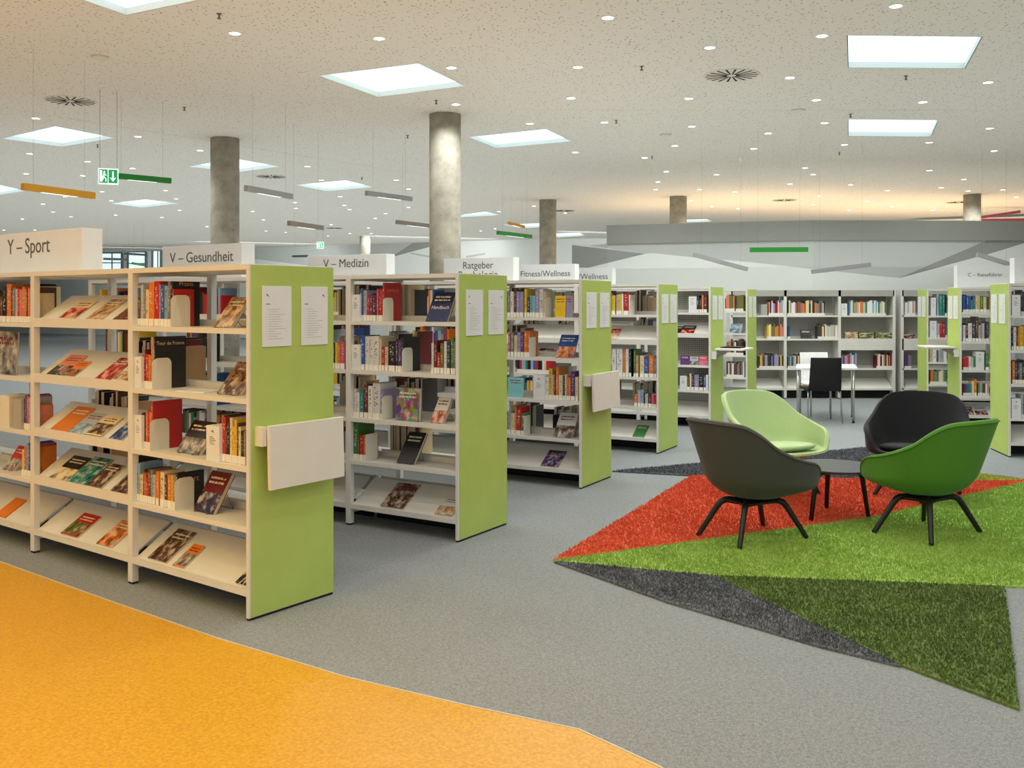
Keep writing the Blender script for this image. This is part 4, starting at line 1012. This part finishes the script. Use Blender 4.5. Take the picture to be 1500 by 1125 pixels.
title_on('A', 3, 'black', 'spine', 'Sport', 'tan', .72, .6)
title_on('B', 0, 'red', 'spine', 'Lehrbuch', 'salmon', .76, .7)
title_on('B', 0, 'navy', 'face', 'Handbuch', 'white', .42, .8)

# easels behind leaning face-out books
for b in single:
    if b['kind'] == 'face' and b['on'] == 'flat':
        r = ROWS[b['k']]; m = r.M @ Matrix.Translation((b['s'] + b['w'] / 2, b['y'], b['z'] - .004)); tl = b['lean']; up = b['h'] * .62
        e = MB(); w = b['w'] * .3; dd = b['d'] + .005
        def P(x, t, off): return (x, t * math.sin(tl) + off * math.cos(tl), t * math.cos(tl) - off * math.sin(tl) + .004)
        for x in (-w, w): e.tube([P(x, up, dd), P(x, .012, dd), (x, -.012, .002), (x, -.014, .016)], .0018, 5); e.tube([P(x, up, dd), (x, .16, .002)], .0018, 5)
        e.tube([(-w, .16, .002), (w, .16, .002)], .0018, 5)
        o = e.build('book_easel', M['wire']); o.matrix_world = m
        bay = BAYN.get(b['k'], ['right bay'] * 4)[bay_of(r, b['s'])]
        tag(o, f"small wire easel behind the leaning {b['c']} book, {SHN[b['sh']]}, {SHORT[b['k']]}", 'stand', 'wire easels under leaning books')

# bookends
def bookend_mesh(rect):
    mb = MB(); n = 8; d, h = .115, .165; prof = [(0, 0), (d, 0)]
    if rect: prof += [(d, h), (0, h)]
    else: prof += [(d - .035 + .035 * math.cos(a), h - .035 + .035 * math.sin(a)) for a in [math.pi / 2 * i / n for i in range(n + 1)]] + [(.035 - .035 * math.sin(a), h - .035 + .035 * math.cos(a)) for a in [math.pi / 2 * i / n for i in range(n + 1)]]
    f = lambda y: .012 * (1 - abs(y / d * 2 - 1))
    m = len(prof); mb.add([(f(y), y, z) for y, z in prof] + [(f(y) + .0025, y, z) for y, z in prof], [tuple(range(m - 1, -1, -1)), tuple(range(m, 2 * m))] + [(i, (i + 1) % m, m + (i + 1) % m, m + i) for i in range(m)])
    mb.box(-.09, .012, .0, d, 0, .0012); return mb.mesh('bookend', [M['bookend']])
BE = [bookend_mesh(False), bookend_mesh(True)]
for k, sh, zoom, x, rect, sz in (('A', 0, zA1, 557, 0, 1.05), ('A', 1, zA2, 352, 0, 1.05), ('A', 2, zA3, 328, 0, 1.05), ('A', 3, zA4, 600, 0, 1.05), ('B', 0, zB1, 623, 0, 1), ('B', 1, zB2, 834, 0, 1.02), ('B', 2, zB3, 612, 0, 1.02),
                         ('B', 3, zB3, 434, 1, 1.15), ('C', 0, zC1, 742, 0, 1.05), ('C', 1, zC2, 496, 1, 1.05), ('C', 3, zC3, 411, 1, 1.05), ('D', 0, zD1, 358, 1, 1.1)):
    r = ROWS[k]; s = s_of(r, zoom[0] + x / zoom[2]); z = lev(r, s, sh)[0]
    o = link('bookend', BE[rect]); o.matrix_world = r.M @ Matrix.Translation((s, .012, z + .0005)) @ Matrix.Diagonal((1, sz, sz, 1))
    tag(o, f"{'square' if rect else 'round topped'} cream bookend on the {SHN[sh]}, {'right bay of the ' if k == 'A' else ''}{SHORT[k]}", 'bookend', 'bookends on the shelves')
# shelf label boxes
for k, sh, zoom, x0, x1, yt, cols in (('A', 1, zA2, 70, 190, 318, 0), ('A', 2, zA3, 72, 195, 208, 0), ('A', 2, zA3, 915, 1058, 322, 0), ('A', 2, zL2, 0, 100, 440, 1), ('A', 2, zL2, 140, 232, 482, 2), ('B', 0, zB1, 215, 344, 312, 0), ('B', 1, zB2, 215, 344, 262, 0),
                            ('C', 2, zC2, 548, 722, 745, 0), ('E', 0, zD1, 1160, 1265, 228, 0), ('E', 3, zD2, 1040, 1134, 195, 0), ('J', 0, zW1, 490, 572, 325, 0), ('J', 0, zF1, 706, 788, 335, 2), ('G', 0, zR1, 1342, 1455, 195, 0), ('H', 2, zR2, 882, 985, -40, 0), ('I', 0, zR1, 300, 362, 215, 0), ('I', 1, zR1, 285, 372, 530, 0), ('G', 3, zR2, 1340, 1462, 565, 0)):
    r = ROWS[k]; y = .012; s0, s1 = s_of(r, zoom[0] + x0 / zoom[2], y), s_of(r, zoom[0] + x1 / zoom[2], y); sm = (s0 + s1) / 2 + .03
    for xb in r.xs[1:]:   # keep clear of the upright
        if s0 < r.sgn * xb + .024 < s1 and r.sgn < 0: s1 += (-xb + .024 - s0) * .15; s0 = -xb + .024
    z = lev(r, sm, sh)[0]
    zt = EYE - (zoom[1] + yt / zoom[2] - HY) * depth(r, s0, y) / FPX; h = min(max(zt - z, .12), .27); w = s1 - s0
    t = empty('shelf_marker', M4=r.M @ Matrix.Translation((s0, y, z + .0005))); side = 'left end' if x0 < 300 else 'middle'
    cname = ('white', 'beige', 'grey')[cols]
    tag(t, f"{cname} box marker, {ORD[0] if False else ''}{SHN[sh]}, {BAYN.get(k, [''] * 4)[bay_of(r, (s0 + s1) / 2)]} of the {SHORT[k]}, {'amid books' if side == 'middle' else 'at the left'}".replace(' ,', ',').replace(',  of', ' of'), 'marker', 'box markers among the books')
    MB().box(0, w, 0, .15, 0, h).build('marker_box', (M['sign'], M['bookend'], M['steel_grey'])[cols], t, .001)
    if cols == 0:
        pr = MB(); pr.add([(w * .36, -.0008, h * .86), (w * .62, -.0008, h * .80), (w * .5, -.0008, h * .88)], [(0, 1, 2)])
        for q in range(5): pr.box(w * .28, w * (.55 + .2 * ((q * 7) % 3) / 2), -.001, 0, h * (.68 - .05 * q), h * (.68 - .05 * q) + .0022)
        pr.build('print', M['ink_dark'], t)
# loose paper on the second shelf of the nearest bookcase, black box under the third bookcase's shelf
r = ROWS['A']; s0, s1 = s_of(r, 180 + 600 / 7.5), s_of(r, 180 + 860 / 7.5)
o = MB().box(0, s1 - s0, 0, .15, 0, .006).build('paper_stack', M['paper']); o.matrix_world = r.M @ Matrix.Translation((s0, .02, 1.1125)) @ Matrix.Rotation(.12, 4, 'Z'); tag(o, 'flat white booklet lying on the second shelf of the nearest bookcase', 'booklet')
o = MB().box(-.065, .065, -.06, .06, 0, .15).build('box_file', M['black_rubber'], None, .004); r = ROWS['C']; s0 = s_of(r, 730 + 975 / 10.714, .42)
o.matrix_world = r.M @ Matrix.Translation((s0, .45, .4155)); tag(o, 'black box file on the rear fourth shelf of the third bookcase', 'box file')

# ------------------------------------------------------------------ ceiling fittings
DL7 = [(737, 104), (1190, 120), (1417, 212), (1431, 327), (113, 371), (433, 428), (628, 472), (93, 482), (275, 507), (416, 528), (260, 551), (82, 545), (965, 522), (1009, 565), (1244, 565), (520, 598), (320, 601), (1068, 617), (1283, 593), (926, 635), (929, 654), (1081, 644), (1097, 657), (1282, 650), (135, 640), (167, 665), (223, 680), (350, 630), (205, 617), (553, 624), (564, 660), (363, 675), (508, 682), (793, 663), (827, 690), (650, 711), (1178, 685), (1210, 670), (1156, 715), (1040, 705), (1030, 740), (1098, 733), (1165, 733), (835, 725), (897, 729), (905, 755), (458, 750), (70, 687), (110, 722), (12, 722)]
DL8 = [(357, 48), (637, 130), (275, 184), (256, 269), (580, 270), (945, 98), (857, 213), (1148, 16), (1401, 226), (930, 274), (1222, 280), (143, 339), (348, 336), (588, 347), (797, 366), (952, 337), (1406, 352), (1240, 391), (1007, 397), (1418, 414), (268, 418), (458, 433), (541, 400), (758, 408), (518, 471), (656, 479), (495, 499), (488, 520), (899, 461), (921, 479), (1240, 468), (1335, 492), (857, 505), (1024, 507), (1125, 523), (1273, 515), (1442, 521), (1347, 524), (1479, 541), (705, 527), (609, 520), (585, 551), (643, 567), (714, 573), (938, 538), (1071, 553), (1139, 568), (1020, 577), (1250, 577), (922, 562), (154, 566), (240, 585), (58, 581), (47, 628), (66, 640), (8, 634), (98, 620)]
pos = [C(x / 2.143, y / 2.143) for x, y in DL7] + [C(700 + x / 1.875, y / 1.875) for x, y in DL8]
def incol(p): return any((p.x - o.location.x) ** 2 + (p.y - o.location.y) ** 2 < .09 for o in bpy.data.objects if o.name.startswith('column'))
def insky(p):
    for q in skyp:
        sg = [(q[(i + 1) % 4].x - q[i].x) * (p.y - q[i].y) - (q[(i + 1) % 4].y - q[i].y) * (p.x - q[i].x) for i in range(4)]
        if all(v > 0 for v in sg) or all(v < 0 for v in sg): return True
    return False
pos = [p for p in pos if p.y < 36 and not incol(p) and not insky(p)]
off = [Vector((x, y, CEIL)) for x in (-6.4, -4.4, -2.4, -.4, 1.6, 3.6, 5.6) for y in (-1.5, 1.0, 3.3, 5.6)]
dm = MB(); n = 20
prof = [(.062, 0), (.062, -.005), (.048, -.006), (.046, .0)]
dm.add([(r * math.cos(2 * math.pi * i / n), r * math.sin(2 * math.pi * i / n), z) for r, z in prof for i in range(n)], [(j * n + i, (j + 1) * n + i, (j + 1) * n + (i + 1) % n, j * n + (i + 1) % n) for j in range(3) for i in range(n)])
ring_me = dm.mesh('downlight_ring', [M['white']])
lens_me = MB().add([(.047 * math.cos(2 * math.pi * i / n), .047 * math.sin(2 * math.pi * i / n), -.003) for i in range(n)], [tuple(range(n - 1, -1, -1))]).mesh('downlight_lens', [M['lens']])
SP = {}
for nm, e, c in (('n', P_NEUTRAL, C_NEUTRAL), ('w', P_WARM, C_WARM), ('o', P_NEAR, C_NEUTRAL)):
    l = bpy.data.lights.new('downlight_beam', 'SPOT'); l.energy = e; l.color = c; l.spot_size = rad(150); l.spot_blend = .6; l.shadow_soft_size = .05; SP[nm] = l
LM = [('the larger right skylight', 1335, 76), ('the smaller right skylight', 1308, 188), ('the large diamond skylight', 574, 117), ('the skylight beside the nearest column', 762, 203), ('the upper left vent', 103, 147), ('the central vent', 1071, 110),
      ('the left edge skylight', 86, 200), ('the skylight behind the tan column', 375, 243), ('the skylight between grey bars', 490, 272), ('the yellow bar lamp', 85, 278), ('the dark green bar lamp', 215, 262), ('the flat left skylight', 211, 298),
      ('the V – Medizin sign', 510, 365), ('the V – Gesundheit sign', 298, 352), ('the Y – Sport sign', 60, 335), ('the tan column', 330, 260), ('the nearest concrete column', 652, 260), ('the brown column', 802, 320), ('the spotlit column', 993, 303), ('the far right column', 1424, 300),
      ('the small yellow bar lamp', 756, 330), ('the long taupe bar lamp', 448, 330), ('the left end of the fascia', 892, 328), ('the top of the fascia', 1195, 322), ('the exit sign', 158, 258)]
def proj(p): return CX + FPX * p.x / p.y, HY - FPX * (p.z - EYE) / p.y
def landmark_labels(pts, what):
    keys = {}
    for i, p in enumerate(pts):
        x, y = proj(p); best = min(LM, key=lambda l: math.hypot((x - l[1]), 1.6 * (y - l[2])))
        dx, dy = x - best[1], 1.6 * (y - best[2]); w = ('right of' if dx > 0 else 'left of') if abs(dx) > abs(dy) else ('below' if dy > 0 else 'above')
        keys.setdefault((w, best[0]), []).append((math.hypot(dx, dy), i))
    out = {}
    for (w, nm), L in keys.items():
        L.sort()
        for j, (_, i) in enumerate(L): out[i] = f"{what} {w} {nm}" + ((f", {ORD[j]} nearest" if j else ', the nearest one') if len(L) > 1 else '')
    return out
DLAB = landmark_labels(pos, 'small round ceiling downlight')
for i, p in enumerate(pos + off):
    if i < len(pos):
        t = link('downlight', ring_me); t.location = p
        tag(t, DLAB[i], 'downlight', 'downlights in the perforated ceiling'); link('lens', lens_me, t)
    else: t = None
    warm = (p.x < -1.4 and p.y < 5.0)
    b = bpy.data.objects.new('downlight_beam', SP['w' if warm else ('n' if t else 'o')]); COL.objects.link(b); b.parent = t; b.location = (0, 0, -.03) if t else p - Vector((0, 0, .03))
# vents
pl = MB().tube([(0, 0, -.006), (0, 0, 0)], [.285, .29], 40).mesh('vent_plate', [M['vent']])
sl = MB().add([(.05, -.006, -.0085), (.27, -.011, -.0085), (.27, .011, -.0085), (.05, .006, -.0085), (.05, -.006, -.006), (.27, -.011, -.006), (.27, .011, -.006), (.05, .006, -.006)], [(3, 2, 1, 0), (4, 5, 6, 7), (0, 1, 5, 4), (1, 2, 6, 5), (2, 3, 7, 6), (3, 0, 4, 7)]).mesh('vent_slot', [M['slot']])
for (px, py), lab in zip([(103, 147.5), (1071.5, 110), (397, 258.5), (490, 334), (1149, 293), (826, 308.5), (1404, 296)], ['round radial slot ceiling vent at the upper left', 'round radial slot ceiling vent nearest the centre of the ceiling', 'round ceiling vent above the long grey bar lamp', 'far ceiling vent above the V – Medizin sign', 'ceiling vent in the warm lit ceiling beyond the fascia', 'far ceiling vent right of the thin brown column', 'far ceiling vent beside the far right column']):
    p = C(px, py); t = empty('ceiling_vent', p); tag(t, lab, 'vent', 'round ceiling vents'); link('plate', pl, t)
    for i in range(18):
        s = link('slot', sl, t); s.rotation_euler = (0, 0, 2 * math.pi * (i + .3) / 18)
sp_me = MB().cyl(0, 0, -.035, 0, .008, 10).cyl(0, 0, -.006, 0, .022, 14).cyl(0, 0, -.045, -.035, .016, 12).mesh('sprinkler', [M['wire']])
SPP = ((321, 20), (270, 157), (639, 147), (597, 198), (940, 97), (1327, 111), (1246, 167), (902.7, 176), (1229.6, 223), (955, 229), (143, 212), (530, 260))
SLAB = landmark_labels([C(*p) for p in SPP], 'small dark sprinkler head')
for i, (px, py) in enumerate(SPP):
    o = link('sprinkler', sp_me); o.location = C(px, py); tag(o, SLAB[i], 'sprinkler', 'sprinklers under the ceiling')
sd_me = MB().tube([(0, 0, -.02), (0, 0, 0)], [.075, .085], 24).mesh('ceiling_speaker', [M['vent']])
for (px, py), lab in zip(((146, 83), (1169, 161), (975, 197)), ('flat round ceiling speaker at upper left', 'flat round ceiling speaker left of the right skylights', 'flat round ceiling speaker above the spotlit column')):
    o = link('ceiling_speaker', sd_me); o.location = C(px, py); tag(o, lab, 'speaker', 'round ceiling speakers')
# suspended bar lamps
def bar(p0, p1, th, mat, label, z=None, Yr=None, lens=True, slant=False):
    if slant:   # hung with one end lower
        a, b = atY(*p0, Yr), atY(*p1, Yr); c = (a + b) / 2; L = (b - a).length; sl = math.asin((b.z - a.z) / L)
        t = empty('bar_lamp', c); t.rotation_euler = (0, -sl, 0); tag(t, label, 'lamp', 'suspended bar lamps')
        MB().box(-L / 2, L / 2, -.025, .025, -.065, 0).build('housing', mat, t, .002)
        for x in (-L * .36, L * .36):
            h = CEIL - c.z - x * math.sin(sl); e = Vector((x + h * math.sin(sl), 0, h * math.cos(sl)))
            MB().tube([(x, 0, 0), e], .0009, 5).build('wire', M['wire'], t)
        return t
    if Yr is None: Yr = .065 * FPX / th
    zt = z if z is not None else EYE + (HY - p1[1]) * Yr / FPX
    f = lambda p: Vector(((p[0] - CX) * (FPX * (zt - EYE) / (HY - p[1])) / FPX, FPX * (zt - EYE) / (HY - p[1]), zt))
    a, b = f(p0), f(p1)
    if (b - a).length > 3.0 or (b - a).length < .5:
        a = Vector(((p0[0] - CX) * Yr / FPX, Yr - .25, zt))
    c = (a + b) / 2; d = b - a; L = d.length; ang = math.atan2(d.y, d.x)
    t = empty('bar_lamp', (c.x, c.y, zt), ang); tag(t, label, 'lamp', 'suspended bar lamps')
    MB().box(-L / 2, L / 2, -.025, .025, -.065, 0).build('housing', mat, t, .002)
    if lens: MB().box(-L * .25, L * .25, -.016, .016, -.067, -.064).build('diffuser', M['exit_white'], t)
    for x in (-L * .36, L * .36): MB().cyl(x, 0, 0, CEIL - zt, .0009, 5).build('wire', M['wire'], t)
    return t
bar((33, 268), (137.5, 282), 9.5, M['bar_yellow'], 'long yellow bar lamp hanging at upper left')
bar((165, 253), (250, 261), 8, M['bar_green'], 'dark green bar lamp hanging right of the green exit sign')
bar((360, 271.3), (427, 284), 7.9, M['bar_grey'], 'grey bar lamp hanging right of the tan column')
bar((536.5, 279.3), (602.5, 288.2), 6.8, M['bar_grey'], 'grey bar lamp hanging left of the nearest concrete column')
bar((423, 323.3), (472.6, 330.6), 6.8, M['bar_taupe'], 'taupe bar lamp hanging above the V – Medizin sign')
bar((581, 322.3), (640, 329.6), 5.6, M['bar_taupe'], 'taupe bar lamp half hidden behind the nearest column')
bar((745, 324.5), (767.5, 330.3), 4.1, M['bar_yellow'], 'small yellow bar lamp hanging far back left of the brown column')
bar((729, 338), (778, 344), 5.3, M['bar_green'], 'green bar lamp hanging in front of the far white wall')
bar((1098.5, 362.5), (1183.5, 362), 7, M['bar_green'], 'bright green bar lamp hanging before the grey partition wall', Yr=13.0, lens=False)
bar((1016.5, 370), (1096, 391.5), 6.3, M['bar_grey'], 'slanting grey bar lamp left below the bright green one', Yr=14.6, slant=True)
bar((1188.5, 395), (1275, 384.5), 6, M['bar_grey'], 'grey bar lamp hanging right below the bright green one', Yr=14.4, slant=True)
bar((1432, 369.5), (1481, 384.5), 6, M['bar_grey'], 'grey bar lamp slanting above the Reiseführer sign', Yr=14.8, slant=True)
bar((1437, 316.5), (1494, 308), 2.6, M['bar_magenta'], 'upper magenta bar lamp beyond the fascia at far right', Yr=24, slant=True)
bar((1437, 320.6), (1502, 319.8), 2.4, M['bar_magenta'], 'lower magenta bar lamp beyond the fascia at far right', Yr=24, slant=True)
bar((183, 370), (215, 372), 2.2, M['bar_dark'], 'grey bar lamp hanging before the far windows', Yr=30, lens=False)
bar((194, 384), (211, 387), 2.2, M['bar_green'], 'small dark green bar lamp before the far windows', Yr=30, lens=False)
bar((151.5, 377.5), (188, 378.5), 2.5, M['bar_dark'], 'dark bar lamp crossing the far mullioned window', Yr=28, lens=False)
bar((428.5, 374), (451, 373.5), 2.2, M['bar_dark'], 'dark bar lamp left of the V – Medizin sign', Yr=30, lens=False)
# exit signs
def exit_sign(px0, px1, py0, py1, Y, rz, label):
    a, b = atY(px0, py1, Y), atY(px1, py0, Y); w, h = (b.x - a.x) / 2 / math.cos(rz), (b.z - a.z) / 2; c = (a + b) / 2
    t = empty('exit_sign', c, rz); tag(t, label, 'sign', 'hanging exit signs')
    MB().box(-w, w, -.015, .015, -h, h).build('sign_box', M['exit_white'], t, .002)
    MB().box(w * .02, w * .92, -.018, -.015, -h * .86, h * .86).build('arrow_field', M['exit_green'], t)
    MB().box(-w * .92, -w * .06, -.018, -.015, -h * .86, h * .86).build('pictogram_field', M['exit_green'], t)
    x = w * .47; ar = MB().box(x - w * .07, x + w * .07, -.0205, -.018, -h * .5, h * .62)
    ar.add([(x - w * .32, -.0205, -h * .1), (x, -.0205, -h * .68), (x + w * .32, -.0205, -h * .1), (x, -.0205, -h * .34)], [(0, 1, 3), (3, 1, 2)]); ar.build('arrow', M['exit_white'], t)
    mn = MB(); q = lambda pts: mn.add([(w * (-.49 + px), -.0205, h * pz) for px, pz in pts], [tuple(range(len(pts)))])
    q([(-.36, -.72), (-.12, -.72), (-.12, .72), (-.36, .72)])
    q([(.12, .40), (.20, .52), (.16, .64), (.06, .66), (.0, .54), (.04, .42)]); q([(-.04, .0), (.1, -.06), (.18, .34), (.02, .38)])
    q([(-.04, .02), (.08, -.02), (.3, -.3), (.2, -.36)]); q([(.2, -.36), (.3, -.3), (.3, -.68), (.22, -.68)]); q([(-.06, .0), (.04, -.04), (-.0, -.4), (-.1, -.66), (-.2, -.6)]); q([(.16, .3), (.34, .12), (.3, .06), (.12, .2)])
    mn.build('running_figure', M['exit_white'], t)
    for s in (-1, 1): MB().cyl(s * w * .85, 0, h, CEIL - c.z, .0022, 6).build('rod', M['wire'], t)
exit_sign(146, 171.5, 247, 270, 10.7, .35, 'green and white running figure exit sign hanging at upper left')
exit_sign(464, 474, 354.5, 364, 30, 0, 'tiny far exit sign glowing above the V – Medizin sign')
